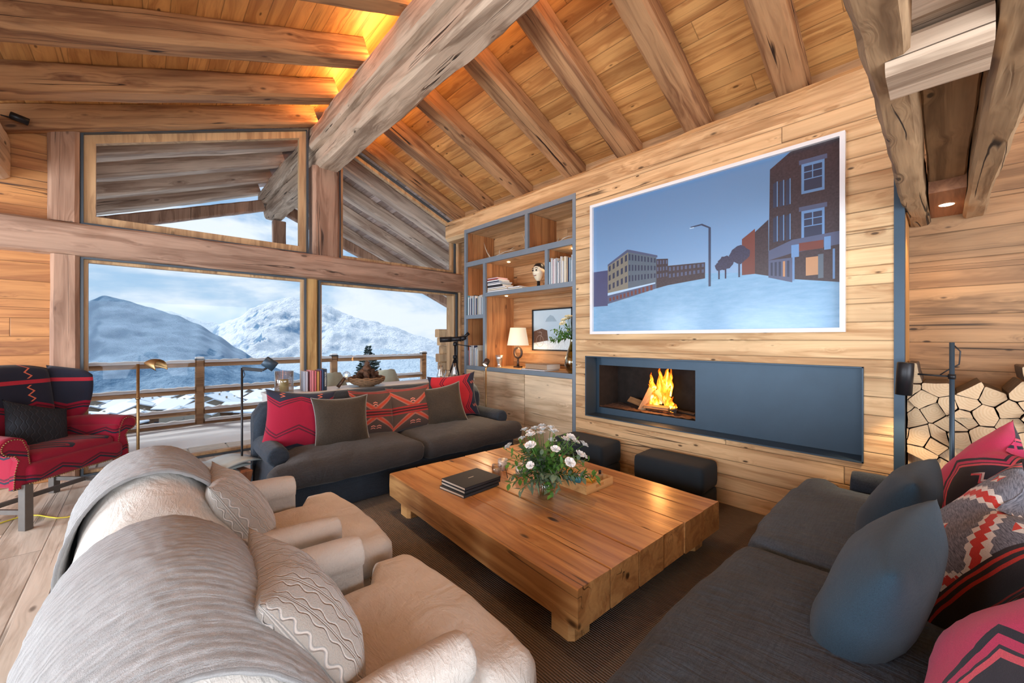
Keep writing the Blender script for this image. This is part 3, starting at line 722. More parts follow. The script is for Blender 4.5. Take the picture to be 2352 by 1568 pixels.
# recessed lights under the shelves
for (y, z, x) in ((4.45, 2.655, .2), (3.62, 2.655, .2), (3.22, 2.655, .2), (4.86, 2.655, .2), (4.5, 2.145, .2), (3.2, 2.145, .2)):
    m = MB(); m.lathe([(.0, -.004), (.022, -.004)], 16, (x, y, z)); m.build('recessed_light', M_BULBS, bc)
    spot('shelf_spot_light', (XB+x, y, z-.02), (XB+x+.12, y, z-1), 5, (1, .70, .42), 2.0, .8, .02)
# ================================================================== FURNITURE HELPERS
def sstep(a, b, x):
    t = max(0, min(1, (x-a)/(b-a))); return t*t*(3-2*t)
def softbox(mb, sx, sy, sz, r, n=14, crown=0., puff=0., wr=.004, seed=0, warp=None, c=(0, 0, 0), mi=0, seam=0.0, M=None):
    """rounded, slightly puffed cushion centred at c"""
    hx, hy, hz = sx/2, sy/2, sz/2; r = min(r, hx, hy, hz)*.999
    def face(fn, nu, nv):
        def f(u, v):
            q = Vector(fn(1-math.cos(u*PI)-1, 1-math.cos(v*PI)-1)) if False else Vector(fn(u*2-1, v*2-1))
            p = Vector((q.x*hx, q.y*hy, q.z*hz))
            k = Vector((max(-hx+r, min(hx-r, p.x)), max(-hy+r, min(hy-r, p.y)), max(-hz+r, min(hz-r, p.z))))
            d = p-k
            if d.length > 1e-9: p = k+d.normalized()*r
            ex, ey, ez = p.x/hx, p.y/hy, p.z/hz
            p.z += (crown*(1-ex*ex)*(1-ey*ey))*(1 if ez > 0 else .3)*abs(ez)
            p.x += puff*(1-ey*ey)*(1-ez*ez)*ex; p.y += puff*(1-ex*ex)*(1-ez*ez)*ey
            w_ = wr*(nz(p.x*7+seed, p.y*7, p.z*7)+.6*nz(p.x*17+seed, p.y*15, p.z*17)); nn = Vector((ex**3, ey**3, ez**3))
            if nn.length > 1e-6: p += nn.normalized()*w_
            if warp: p = warp(p)
            p = p+Vector(c)
            return M @ p if M is not None else p
        mb.grid(f, nu, nv, mi)
    # non uniform parameter to resolve the rounded rims
    def rim(t): return math.copysign(abs(t)**.55 if False else abs(math.sin(t*PI/2)), t)
    nx, ny, nzz = n, max(6, int(n*sy/sx)) if sy < sx else n, 6
    face(lambda a, b: (rim(a), rim(b), 1), nx, ny); face(lambda a, b: (rim(a), -rim(b), -1), nx, ny)
    face(lambda a, b: (rim(a), -1, rim(b)), nx, nzz); face(lambda a, b: (-rim(a), 1, rim(b)), nx, nzz)
    face(lambda a, b: (1, rim(a), rim(b)), ny, nzz); face(lambda a, b: (-1, -rim(a), rim(b)), ny, nzz)
    return mb
def pillow_mb(w, h, t, seed=0, n=22, bow=.10, wr=.006, ear=.03, chop=0.):
    m = MB()
    def f(sgn):
        def g(u, v):
            a, b = u*2-1, v*2-1
            a_, b_ = math.sin(a*PI/2), math.sin(b*PI/2)
            a_, b_ = a*.45+a_*.55, b*.45+b_*.55
            th = ((1-abs(a_)**2.6)*(1-abs(b_)**2.6))**.55 if abs(a_) < 1 and abs(b_) < 1 else 0
            x = a_*w/2*(1-bow*(1-b_*b_)*abs(a_)); z = b_*h/2*(1-bow*(1-a_*a_)*abs(b_))
            cn = (abs(a_)*abs(b_))**6; x *= 1+ear*cn; z *= 1+ear*cn
            y = sgn*t/2*th*(1+.10*nz(x*5+seed, z*5, sgn))
            y += wr*th**.3*(nz(x*9+seed*3, z*9, sgn*3)+.5*nz(x*23, z*19+seed, sgn))
            y += -.012*th*math.exp(-((abs(a_)-.75)**2+(abs(b_)-.75)**2)/.05)*sgn
            if chop: y += sgn*-chop*math.exp(-(a_/.22)**2)*max(0, b_)**2; 
            if chop: z -= chop*1.6*math.exp(-(a_/.3)**2)*max(0, b_)**4
            return Vector((x, y, z))
        return g
    gF = f(-1); gB = f(1)
    m.grid(gF, n, n, 0, uv=True); m.grid(lambda u, v: gB(1-u, v), n, n, 0, uv=True)
    return m
def basis(nrm, roll=0., up=(0, 0, 1)):
    """rotation taking local -y to nrm, z to 'up'"""
    n_ = Vector(nrm).normalized(); y = -n_; z = Vector(up); x = y.cross(z).normalized(); z = x.cross(y).normalized()
    R_ = Matrix((x, y, z)).transposed(); return (R_ @ Matrix.Rotation(roll, 3, 'Y')).to_euler()
def pillow(name, w, h, t, mat, c, nrm, roll, label, seed=0, pipe=None, group=None, cat='pillow', **k):
    if pipe:
        r = thing(name, label, cat, c, tuple(basis(nrm, roll)), group)
        pillow_mb(w, h, t, seed, **k).build('cushion_cover', mat, r)
        pts = []
        for i in range(96):
            s_ = i/96*4; e = int(s_); q = (s_-e)*2-1
            a, b = [(q, -1), (1, q), (-q, 1), (-1, -q)][e]; bow = k.get('bow', .1); ear = k.get('ear', .03)
            x = a*w/2*(1-bow*(1-b*b)*abs(a)); z = b*h/2*(1-bow*(1-a*a)*abs(b)); cn = (abs(a)*abs(b))**6
            pts.append((x*(1+ear*cn), 0, z*(1+ear*cn)))
        m = MB(); m.tube(pts+[pts[0]], .0045, 6, cap=False); m.build('piping', pipe, r)
        return r
    o = pillow_mb(w, h, t, seed, **k).build(name, mat); o.location = c; o.rotation_euler = basis(nrm, roll)
    return tag(o, label, cat, group)
# ================================================================== SOFAS (local: front = -y, x along the seat)
def arm_mb(L, W, H, r, seed=0, pleat=True):
    """rolled set-back arm: local x = width centre 0, y from 0 (front) to L, z up to H"""
    m = MB(); prof = []
    rr = r
    for k in range(13):                       # roll on top
        a = -.35*PI+1.7*PI*k/12
        prof.append((rr*math.cos(a), H-rr+rr*math.sin(a)))
    prof = [(W/2-.012, 0), (W/2-.015, (H-2*rr)*.6)]+prof+[(-W/2+.015, (H-2*rr)*.6), (-W/2+.012, 0)]
    n = len(prof); ys = [0, .004, .015, .04]+[.04+(L-.04)*k/10 for k in range(1, 11)]
    vs = []
    for j, y in enumerate(ys):
        ins = [.028, .010, .003, 0][j] if j < 4 else 0
        for i, (x, z) in enumerate(prof):
            cx, cz = 0, H-rr
            d = Vector((x-cx, z-cz)); top = z > H-2.1*rr
            q = 1-(ins/rr) if top else 1-(ins/ (W/2))*.6
            px, pz = (cx+d.x*q, cz+d.y*q) if top else (x*q, z)
            wv = .005*nz(y*7+seed, px*14, pz*12)
            vs.append((px+wv, y+wv, pz+(wv if top else 0)))
    m.add(vs, [(k*n+i, k*n+i+1, (k+1)*n+i+1, (k+1)*n+i) for k in range(len(ys)-1) for i in range(n-1)], 0, True)
    m.add(vs[:n], [tuple(range(n))[::-1]], 0, True); m.add(vs[-n:], [tuple(range(n))]); return m
def sofa(label, loc, rotz, mat, mat2, Wd=2.66, D=1.02, seed=0, back_h=.93, group='sofas'):
    r = thing('sofa', label, 'sofa', loc, rotz, group)
    hw = Wd/2; dy = D-1.02; SB = .24       # arms set back from the front
    m = MB(); softbox(m, Wd-.04, D-.10, .27, .03, 18, wr=.004, c=(0, D/2+.05, .145), seed=seed); m.build('base', mat, r)
    # back with rolled top
    m = MB()
    def bk(u, v):
        x = (u*2-1)*(hw-.01); t = v
        prof = [(.80, .10), (.80, .55), (.765, .72), (.755, .82), (.78, back_h-.045), (.835, back_h), (.90, back_h+.005), (.955, back_h-.03), (.985, back_h-.12), (.97, .62), (.985, .30), (.99, .02)]
        k = t*(len(prof)-1); i = min(int(k), len(prof)-2); f = k-i
        y = prof[i][0]*(1-f)+prof[i+1][0]*f; z = prof[i][1]*(1-f)+prof[i+1][1]*f
        e = abs(u*2-1); rnd_ = 1-max(0, (e-.93)/.07)**2*.10
        top = sstep(.45, .95, z)
        z = z*(1-top*(1-rnd_)*1.0)+.012*top*math.cos(x*2.4)-top*.03*max(0, e-.5)*2
        y = .875+(y-.875)*(1-.35*max(0, (e-.95)/.05)**2)
        w_ = .010*nz(x*3.1+seed, z*4, y*4)+.004*nz(x*11, z*9+seed)
        return Vector((x, y+w_+dy, z+w_*.6))
    m.grid(bk, 40, 33)
    for s_ in (0, 1):
        vs = [bk(s_, k/33) for k in range(34)]; m.add(vs, [tuple(range(34))])
    m.build('back', mat, r)
    for s_ in (-1, 1):
        m = arm_mb(D-SB-.12, .17, .60, .088, seed+s_)
        m.build('arm', mat, r, loc=(s_*(hw-.09), SB, 0))
    def tw(side):
        def f(p):
            # T shape: pull the outer side in where the arm stands
            y = p.y
            k = sstep(-.30-dy/2, -.20-dy/2, y-.0)
            if p.x*side > .3: p = Vector((p.x-side*.155*k*sstep(.3, .66, p.x*side), p.y, p.z))
            p.y -= .03*math.cos(p.x*2.3)
            return p
        return f
    cw = Wd/2+.03
    for s_ in (-1, 1):
        m = MB(); softbox(m, cw, .86+dy, .20, .078, 30, crown=.055, puff=.014, wr=.009, seed=seed+s_*5, warp=tw(s_), c=(0, 0, 0))
        m.build('seat_cushion', mat2, r, loc=(s_*(cw/2+.001), .40+dy/2, .38))
    for sx in (-1, 1):
        for y in (.12, D-.08):
            m = MB(); m.box(-.03, .03, -.03, .03, 0, .02); m.build('foot', M_BLACK, r, loc=(sx*(hw-.1), y, 0))
    return r
sofa('charcoal linen sofa with its back to the big window, piled with six cushions', (2.07, 3.50, 0), 0, M_CHAR, M_CHAR2, seed=1, group=None)
sofa('slate blue-grey linen sofa in the right foreground, its seat facing the window', (2.25, .66, 0), PI, M_CHAR, fabric('slate_seat_linen', (.092, .128, .175), (.036, .052, .074), sc=900, mel=.5, slub=1, wr=1.0, bump=.55, cross=.9), Wd=2.80, D=1.26, seed=5, group=None)
# ---- cushions on the window sofa
pillow('cushion', .58, .56, .20, P_RED, (1.07, 4.07, .735), (-.22, -1, .26), .10, 'red chevron wool cushion with a navy top, at the left end of the window sofa', 1)
pillow('cushion', .51, .49, .19, M_VELV, (1.40, 3.90, .70), (-.05, -1, .30), .02, 'bronze velvet cushion with grey piping, in front of the red chevron one', 2, pipe=M_PIPE)
pillow('cushion', .50, .50, .18, P_STR, (1.80, 4.13, .71), (.05, -1, .26), .06, 'brown wool cushion with one coral peak, third from the left on the window sofa', 3)
pillow('cushion', .52, .50, .18, P_STR, (2.24, 4.10, .715), (-.12, -1, .28), -.05, 'brown wool cushion with coral zigzags, centre right of the window sofa', 4)
pillow('cushion', .48, .47, .18, M_VELV, (2.60, 3.98, .715), (-.35, -1, .28), -.16, 'bronze velvet cushion leaning at the right, before a red and black one', 5, pipe=M_PIPE)
o = pillow('cushion', .54, .60, .19, P_RED2, (2.87, 4.17, .78), (-.42, -1, .22), PI/2-.08, 'red and black zigzag cushion at the right end of the window sofa', 6)
# ---- cushions on the foreground sofa
pillow('cushion', .56, .56, .24, M_BLUEGREY, (1.80, .15, .655), (.08, 1, .42), .16, 'slate felt cushion nearest the camera on the right sofa', 11, bow=.03, ear=-.02)
pillow('cushion', .50, .50, .23, M_BLUEGREY, (2.70, .14, .66), (.10, 1, .42), .06, 'slate felt cushion farther along the right sofa, near its far arm', 12, bow=.03, ear=-.02)
pillow('cushion', .58, .58, .20, P_GREY, (2.25, -.08, .72), (-.20, 1, .60), .22, 'grey wool cushion with red and white arrow motifs on the right sofa', 13, chop=.05)
pillow('cushion', .56, .54, .20, P_PINK, (3.22, -.14, .76), (-.25, 1, .60), .3, 'pink and navy wool cushion at the far end of the right sofa', 14, chop=.03)
pillow('cushion', .62, .62, .24, P_PINK, (1.40, -.17, .74), (-.10, 1, .80), .35, 'big pink and navy zigzag cushion in the bottom right corner', 15)
pillow('cushion', .52, .52, .2, M_CHAR, (2.85, -.33, .80), (-.1, 1, .3), .1, 'dark navy cushion against the backrest behind the patterned ones', 16)
# ================================================================== ARMCHAIRS (local front = -y)
def armback(u, v, W=.84, off=0.0, seed=0, trim=0.):
    """u across 0..1, v over the back from seat side up and down the rear"""
    a = u*2-1
    prof = [(.62, .38), (.65, .52), (.70, .68), (.76, .80), (.83, .89), (.91, .94), (.99, .945), (1.07, .91), (1.13, .84), (1.175, .72), (1.195, .55), (1.20, .35), (1.205, .18), (1.21, .05)]
    P_ = lambda q: Vector(prof[max(0, min(len(prof)-1, q))])
    k = v*(len(prof)-1); i = min(int(k), len(prof)-2); f = k-i
    p0, p1, p2, p3 = P_(i-1), P_(i), P_(i+1), P_(i+2)
    q = .5*((2*p1)+(p2-p0)*f+(2*p0-5*p1+4*p2-p3)*f*f+(3*p1-p0-3*p2+p3)*f**3); tg = ((p2-p0)*(1-f)+(p3-p1)*f).normalized()
    y, z = q; ny_, nz_ = -tg.y, tg.x
    top = sstep(.45, .9, z)
    z -= (.13*abs(a)**2.4)*top; y += .03*a*a*sstep(.9, .7, y)*-1
    x = a*W/2*(1+.05*math.sin(min(1, z/.9)*PI))
    e = max(0, abs(a)-.93)/.07; sh = .035*e*e           # rounded ends
    w_ = .010*nz(x*4+seed, y*4, z*4)+.004*nz(x*12+seed, y*12, z*12)
    return Vector((x, y+ny_*(off-sh)+w_, z+nz_*(off-sh)+w_*.6))
def armchair(label, loc, rotz, seed=0, group=None):
    r = thing('armchair', label, 'armchair', loc, rotz, group)
    m = MB(); softbox(m, .86, 1.06, .21, .05, 16, wr=.004, c=(0, .62, .155), seed=seed); m.build('base', M_LINEN, r)
    m = MB(); m.grid(lambda u, v: armback(u, v, .84, 0, seed), 44, 56)
    for s_ in (0, 1):
        m.grid(lambda u, v: armback(s_, v, .84, 0, seed).lerp(armback(s_, 1-v, .84, 0, seed), u*.5), 4, 56)
    m.build('back', M_LINEN, r)
    for s_ in (-1, 1):
        m = arm_mb(.74, .145, .605, .072, seed+s_)
        m.v = [(x, y, z*(1+.03*math.sin(y*4))) for x, y, z in m.v]
        m.build('arm', M_LINEN, r, loc=(s_*.405, .26, 0))
    def tw(p):
        k = sstep(-.22, -.12, p.y); s_ = 1 if p.x > 0 else -1
        if abs(p.x) > .2: p = Vector((p.x-s_*.148*k*sstep(.2, .46, abs(p.x)), p.y, p.z))
        p.y -= .03*math.cos(p.x*3.2); return p
    m = MB(); softbox(m, .96, .80, .19, .075, 30, crown=.03, puff=.008, wr=.006, seed=seed+7, warp=tw); m.build('seat_cushion', M_LINEN, r, loc=(0, .385, .335))
    for sx in (-1, 1):
        for y in (.16, 1.10):
            m = MB(); m.box(-.025, .025, -.025, .025, 0, .06); m.build('foot', M_BLACK, r, loc=(sx*.36, y, 0))
    return r
def throw(label, loc, rotz, u0, u1, v0, v1, seed):
    m = MB(); th = .016
    def f(off):
        def g(u, v):
            uu = u0+(u1-u0)*u; vv = v0+(v1-v0)*v+.02*math.sin(u*5+seed)
            fold = .010*math.sin(u*22+v*5+seed)*sstep(.55, .9, v)+.008*(nz(u*4, v*6, seed)+.6)
            d = sstep(.12, .0, min(u, 1-u))*.012
            return armback(min(1.0, max(.0, uu)), min(.995, vv), .86+.05*max(0, uu-.95), off+fold+.014+d+.035*(max(0, abs(uu*2-1)-.93)/.07)**2, seed)
        return g
    a, b = f(0), f(th)
    nu, nv = 40, 60
    m.grid(b, nu, nv, uv=True); m.grid(a, nu, nv, uv=True)
    for s_ in (0, 1):
        m.grid(lambda u, v: a(s_, v).lerp(b(s_, v), u), 2, nv, uv=True); m.grid(lambda u, v: a(u, s_).lerp(b(u, s_), v), nu, 2, uv=True)
    o = m.build('throw_blanket', M_KNIT); o.location = loc; o.rotation_euler = (0, 0, rotz)
    md = o.modifiers.new('sub', 'SUBSURF'); md.levels = 1; md.render_levels = 1
    tx = bpy.data.textures.new('fuzz', 'CLOUDS'); tx.noise_scale = .02
    dm = o.modifiers.new('fuzz', 'DISPLACE'); dm.texture = tx; dm.strength = .008; dm.mid_level = .5
    return tag(o, label, 'blanket')
A1 = (.99, 2.48, 0); A2 = (.99, 1.40, 0)
armchair('cream linen armchair farther from the camera, beside the wing chair', A1, PI/2, 1)
armchair('cream linen armchair nearest the camera at the bottom left', A2, PI/2, 2)
throw('grey knitted throw over the back of the farther cream armchair', A1, PI/2, .19, 1.0, .16, .98, 1)
throw('grey knitted throw over the back of the nearest cream armchair', A2, PI/2, .0, 1.0, .10, .98, 2)
pillow('cushion', .50, .46, .20, M_CABLE, (.35, 2.30, .665), (1, -.10, .58), .05, 'taupe cable-knit cushion on the farther cream armchair', 21, bow=.07, ear=.05)
pillow('cushion', .50, .48, .22, M_CABLE, (.35, 1.29, .665), (1, -.10, .58), .05, 'taupe cable-knit cushion on the nearest cream armchair', 22, bow=.07, ear=.05)
# ================================================================== COFFEE TABLE
TZ = .34; TR = math.radians(-2.3)
ct = thing('coffee_table', 'massive low coffee table of thick amber timber beams', 'coffee table', (2.29, 2.155, 0), TR)
m = MB(); nb = 6; W_, L_ = 1.55, 2.09
for k in range(nb):
    x0 = -W_/2+W_*k/nb
    hewn(m, (x0+W_/nb/2, -L_/2+.008*nz(k*3.1, 5), TZ-.10), (x0+W_/nb/2, L_/2+.008*nz(k*4.1, 2), TZ-.10), W_/nb-.0006, .20, 50+k, .004, seg=24, chamf=.035)
m.build('table_slab', M_TABLE, ct)
for sx in (-1, 1):
    for sy in (-1, 1):
        m = MB(); hewn(m, (0, 0, 0), (0, 0, .142), .16, .16, 60+sx+sy, .003, seg=3, up=(0, 1, 0)); m.build('leg', M_TABLE, ct, loc=(sx*.64, sy*.88, 0))
# ================================================================== POUFS
def pouf(label, x0, x1, y0, y1, h=.405):
    r = thing('pouf', label, 'pouf', ((x0+x1)/2, (y0+y1)/2, 0), .03, 'dark wool poufs by the fireplace')
    m = MB(); softbox(m, x1-x0, y1-y0, h-.17, .045, 16, wr=.002, crown=.004, c=(0, 0, .17+(h-.17)/2)); m.build('seat', M_POUF, r)
    m = MB(); softbox(m, x1-x0-.012, y1-y0-.012, .168, .03, 16, wr=.001, c=(0, 0, .086)); m.build('base', M_POUF, r)
pouf('dark slate pouf nearer the right sofa, against the fireplace wall', 3.42, 3.80, 1.36, 2.00)
pouf('dark slate pouf farther along, partly behind the flower vase', 3.38, 3.79, 2.34, 2.98)
# ================================================================== RUG
m = MB(); m.box(-.40, 3.84, -1.2, 4.50, .002, .012); tag(m.build('rug', M_RUG), 'large ribbed dark brown rug under the seating group', 'rug')
# ================================================================== WING CHAIR (local front = -y)
wc = thing('wing_chair', 'red and navy patterned wing chair with brass nail heads by the left window', 'wing chair', (-.385, 5.13, 0), PI/4+.02)
WZ = .33
m = MB(); softbox(m, .76, .72, .16, .05, 18, crown=.02, wr=.003, c=(0, .36, WZ+.10)); m.build('seat', P_CHAIR, wc)
m = MB(); softbox(m, .66, .62, .10, .05, 18, crown=.03, wr=.003, c=(0, .35, WZ+.20)); m.build('seat_cushion', P_CHAIR, wc)
def slabcurve(name, fn, th, nu, nv, mat, parent, axis):
    """closed soft slab: fn(u,v)->centre point, thickness along axis fn, rounded rim"""
    m = MB()
    def s_(sg):
        def g(u, v):
            p = fn(u, v); e = ((1-(2*u-1)**6)*(1-(2*v-1)**6))
            return p+axis(u, v)*sg*th/2*max(0, e)**.4
        return g
    m.grid(s_(1), nu, nv); m.grid(s_(-1), nu, nv); return m.build(name, mat, parent)
# back: two gentle humps at the top
slabcurve('back', lambda u, v: Vector(((u*2-1)*.37, .66+.13*v+.03*(u*2-1)**2*-1, .40+v*(.86-.05*abs(u*2-1)**3))), .15, 22, 24, P_CHAIR, wc, lambda u, v: Vector((0, 1, -.12)))
for s_ in (-1, 1):
    # wing: curved panel from the back forward, wide at top
    def wing(u, v, s_=s_):
        dpt = .34*(1-.30*(1-v)**1.5)*(1-.25*max(0, v-.75)/.25*0)
        top = 1.24-.055*u-.06*max(0, u-.7)**2*8
        z = .62+v*(top-.62); w0 = .38+.05*math.sin(v*PI*.8)
        front = dpt*(1-.42*sstep(.35, 0, v))
        return Vector((s_*(w0-.02+.06*u), .80-u*(front+.06), z))
    slabcurve('wing', wing, .085, 14, 20, P_CHAIR, wc, lambda u, v, s_=s_: Vector((s_, .15, 0)))
    # arm: scroll roll over a panel, scroll turns outwards
    m = MB()
    def armf(u, v, s_=s_):
        a = u*2*PI; y = .70-v*.66; rr = .075*(1+.12*v); fl = .05*v
        return Vector((s_*(.40+fl+rr*math.cos(a)*1.05), y, .665+rr*math.sin(a)*.85+.02*math.sin(v*PI)))
    m.grid(armf, 20, 14, cu=True)
    m.add([armf(k/20, 1) for k in range(20)], [tuple(range(20))])
    m.build('arm_roll', P_CHAIR, wc)
    m = MB(); softbox(m, .10, .66, .34, .04, 14, wr=.002, c=(s_*.375, .37, WZ+.17), warp=None); m.build('arm_panel', P_CHAIR, wc)
    # scroll front panel: S-curved facing
    m = MB(); pts = []
    for k in range(21):
        a = -PI*.5+2*PI*k/20*.78; pts.append((s_*(.45+.078*math.cos(a)), .665+.066*math.sin(a)))
    outl = [(s_*.33, WZ), (s_*.45, WZ), (s_*.445, WZ+.12), (s_*.425, WZ+.22)]+pts[:17]+[(s_*.355, .62), (s_*.345, WZ+.2)]
    m.add([(x, .035, z) for x, z in outl]+[(x, .075, z) for x, z in outl], [tuple(range(len(outl))), tuple(range(len(outl), 2*len(outl)))]+[(i, (i+1) % len(outl), len(outl)+(i+1) % len(outl), len(outl)+i) for i in range(len(outl))])
    m.build('scroll_front', P_CHAIR, wc)
    m = MB()
    path = [(x, z) for x, z in outl]; acc = 0
    for i in range(len(path)):
        a, b = Vector(path[i]), Vector(path[(i+1) % len(path)]); L = (b-a).length; k = max(1, int(L/.017))
        for j in range(k):
            p = a.lerp(b, j/k); c = Vector((s_*.40, .56)); p = p+(c-p).normalized()*.008
            m.lathe([(0, .006), (.0035, .005), (.006, .0015), (.0065, 0)], 6, (0, 0, 0), M=Matrix.Translation((p.x, .035, p.y)) @ Matrix.Rotation(PI/2, 4, 'X'))
    m.build('nail_heads', M_BRASS, wc)
m = MB()
for k in range(46):
    x = -.375+.75*k/45; m.lathe([(0, .006), (.0035, .005), (.006, .0015), (.0065, 0)], 6, M=Matrix.Translation((x, -.005+.006, WZ+.032)) @ Matrix.Rotation(PI/2, 4, 'X'))
m.build('nail_heads', M_BRASS, wc)
for sx in (-1, 1):
    for y in (.035, .70):
        m = MB(); m.box(-.028, .028, -.028, .028, 0, WZ+.03); m.build('leg', M_LEG, wc, loc=(sx*.375, y, 0), bevel=.003)
m = MB(); m.box(-.35, .35, -.012, .012, .13, .165); m.build('stretcher', M_LEG, wc, loc=(0, .37, 0))
for sx in (-1, 1):
    m = MB(); m.box(-.012, .012, .05, .68, .12, .155); m.build('stretcher', M_LEG, wc, loc=(sx*.375, 0, 0))
M4 = Matrix.Translation((-.385, 5.13, 0)) @ Matrix.Rotation(PI/4+.02, 4, 'Z')
p = M4 @ Vector((.0, .40, .70)); nv_ = (M4.to_3x3() @ Vector((.10, -1, .45)))
pillow('cushion', .48, .48, .17, M_CABLEB, tuple(p), tuple(nv_), .35, 'navy cable-knit cushion lying in the wing chair', 31)
# ================================================================== CONSOLE TABLE behind the sofa
cs = thing('console_table', 'long pale narrow console table right behind the window sofa', 'console table', (2.28, 4.83, 0))
M_CTOP = plain('pale_console_top', (.62, .60, .57), .35, 0, .06, 4, 0)
m = MB(); m.box(-1.33, 1.30, -.16, .24, .885, .915); m.build('table_top', M_CTOP, cs, bevel=.003)
m = MB(); m.box(-1.31, 1.28, -.15, -.13, .72, .885); m.build('apron', M_BLACK, cs)
for sx in (-1.30, 1.27):
    m = MB(); m.box(sx-.02, sx+.02, -.15, .22, 0, .885); m.build('leg_panel', M_CTOP, cs)
# ================================================================== SMALL THINGS
def text_mesh(s, size, ext=.0006):
    cu = bpy.data.curves.new('lettering', 'FONT'); cu.body = s; cu.size = size; cu.extrude = ext; cu.align_x = 'CENTER'; cu.align_y = 'CENTER'
    o = bpy.data.objects.new('lettering', cu); dg = bpy.context.evaluated_depsgraph_get(); COL.objects.link(o); dg.update()
    me = bpy.data.meshes.new_from_object(o.evaluated_get(dg)); bpy.data.objects.remove(o); return me
def text_part(s, size, mat, parent, loc, rot, name='lettering'):
    me = text_mesh(s, size); me.materials.clear(); me.materials.append(mat.m)
    o = bpy.data.objects.new(name, me); COL.objects.link(o); o.parent = parent; o.location = loc; o.rotation_euler = rot; return o
COLS = {}
def cm(name, c, rough=.55):
    if name not in COLS: COLS[name] = plain('cover_'+name.replace(' ', '_'), c, rough, 0, .05, 60, .02)
    return COLS[name]
def book(label, loc, rot, w, h, t, mat, group=None, name='book', detail=True):
    """local: spine faces -x, w depth along x, t along y, h up z"""
    r = thing(name, label, 'book', loc, rot, group)
    m = MB(); c = .003
    m.box(0, w, 0, c, 0, h); m.box(0, w, t-c, t, 0, h); m.box(0, c, 0, t, 0, h); m.build('cover', mat, r)
    m = MB(); m.box(c, w-.004, c, t-c, .003, h-.003); m.build('pages', M_PAPER, r)
    return r
PAL = [('white', (.80, .80, .80)), ('pale blue', (.50, .68, .80)), ('cream', (.78, .70, .55)), ('grey', (.38, .40, .44)), ('navy', (.05, .07, .14)),
       ('pale pink', (.75, .55, .58)), ('tan', (.52, .36, .22)), ('black', (.03, .03, .035)), ('light grey', (.62, .64, .67)), ('turquoise', (.18, .42, .50)),
       ('red', (.55, .06, .05)), ('dark green', (.05, .14, .09))]
PD = dict(PAL)
def row(y0, y1, z, seq, where, grp, hmin, hmax, tmin, tmax, x=.012, depth=.24):
    """standing books from y1 (left in the photo) towards y0"""
    y = y1; k = 0; R_ = random.Random(int(z*1000)+len(seq))
    while y-tmin > y0 and k < len(seq):
        t = R_.uniform(tmin, tmax); cn = seq[k]; h = R_.uniform(hmin, hmax)
        if y-t < y0: break
        b = book(f'{cn} book, {ORD[k]} from left {where}', (XB+x+R_.uniform(0, .02), y-t, z+.0008), (0, 0, 0), depth*R_.uniform(.85, 1.0), h, t-.0008, cm(cn, PD[cn]), grp)
        y -= t; k += 1
row(3.06, 3.47, 2.195+.001, ['pale blue', 'white', 'white', 'pale pink', 'white', 'light grey', 'pale blue', 'white', 'light grey', 'white', 'cream', 'white', 'cream', 'cream', 'tan', 'navy', 'pale blue', 'pale blue', 'light grey', 'white', 'light grey'], 'in the upper right bookcase bay', 'books in the upper right bay', .27, .345, .016, .026)
row(4.815, 5.24, 1.871, ['turquoise', 'white', 'navy', 'light grey', 'navy', 'white', 'pale blue', 'black', 'white', 'navy', 'cream', 'dark green', 'white', 'white', 'light grey', 'white', 'pale blue', 'white'], 'in the narrow left bookcase bay', 'books in the narrow left bay', .26, .335, .016, .030)
row(4.815, 5.24, 1.061, ['grey', 'red', 'white', 'white', 'light grey', 'cream', 'white', 'light grey', 'navy', 'white', 'white', 'pale blue', 'white', 'cream', 'tan'], 'on the cabinet top', 'books on the cabinet top', .24, .33, .016, .026)
b = book('orange and yellow illustrated book leaning out at the right end of the cabinet-top row', (XB+.02, 4.822, 1.062), (0, 0, 0), .24, .33, .012, cm('orange', (.70, .20, .07))) if False else None
# lying stack of magazines, upper middle bay
z = 2.196; R_ = random.Random(5)
stk = [('white', .46, .030), ('cream', .44, .026), ('white', .40, .022), ('black', .34, .030), ('white', .30, .026), ('light grey', .32, .018), ('navy', .28, .012), ('white', .27, .024), ('red', .24, .016), ('pale pink', .22, .02)]
for k, (cn, L, t) in enumerate(stk):
    book(f'{cn} magazine lying {ORD[k]} from the bottom in the bookcase stack', (XB+.03, 4.76-L-R_.uniform(0, .02), z+t), (-PI/2, 0, 0), .22, L, t-.0006, cm(cn, PD[cn]), 'stacked magazines') ; z += t
for k, (cn, L, t) in enumerate([('cream', .30, .026), ('white', .24, .022)]):
    book(f'{cn} magazine lying in the low stack right of the tall magazine stack, {"bottom" if k == 0 else "top"} one', (XB+.03, 4.28-L, z*0+2.196+(.026 if k else 0)+t), (-PI/2, 0, 0), .21, L, t-.0006, cm(cn, PD[cn]), 'low stack of magazines')
# painted ceramic head on a stand
hd = thing('head_sculpture', 'painted cream ceramic head on a dark stand in the upper middle bay', 'sculpture', (XB+.12, 3.755, 2.196))
M_HEAD = plain('cream_glaze', (.78, .70, .52), .25, 0, .1, 14, 0)
m = MB(); m.lathe([(0, 0), (.05, 0), (.05, .008), (.022, .012), (.022, .10), (0, .10)], 18); m.build('stand', M_BLACK, hd)
m = MB()
def hf(u, v):
    a = u*2*PI; p = v*PI; r = math.sin(p); x = .085*r*math.cos(a); y = .085*r*math.sin(a); zz = -.125*math.cos(p)
    if zz < 0: x *= 1-.35*(-zz/.125); y *= 1-.30*(-zz/.125)
    if x < 0: x -= .022*math.exp(-(y/.018)**2-((zz+.01)/.035)**2)-.012*math.exp(-((abs(y)-.033)/.02)**2-((zz-.02)/.02)**2)
    return Vector((x, y, zz+.205))
m.grid(hf, 26, 22, cu=True); m.build('face', M_HEAD, hd)
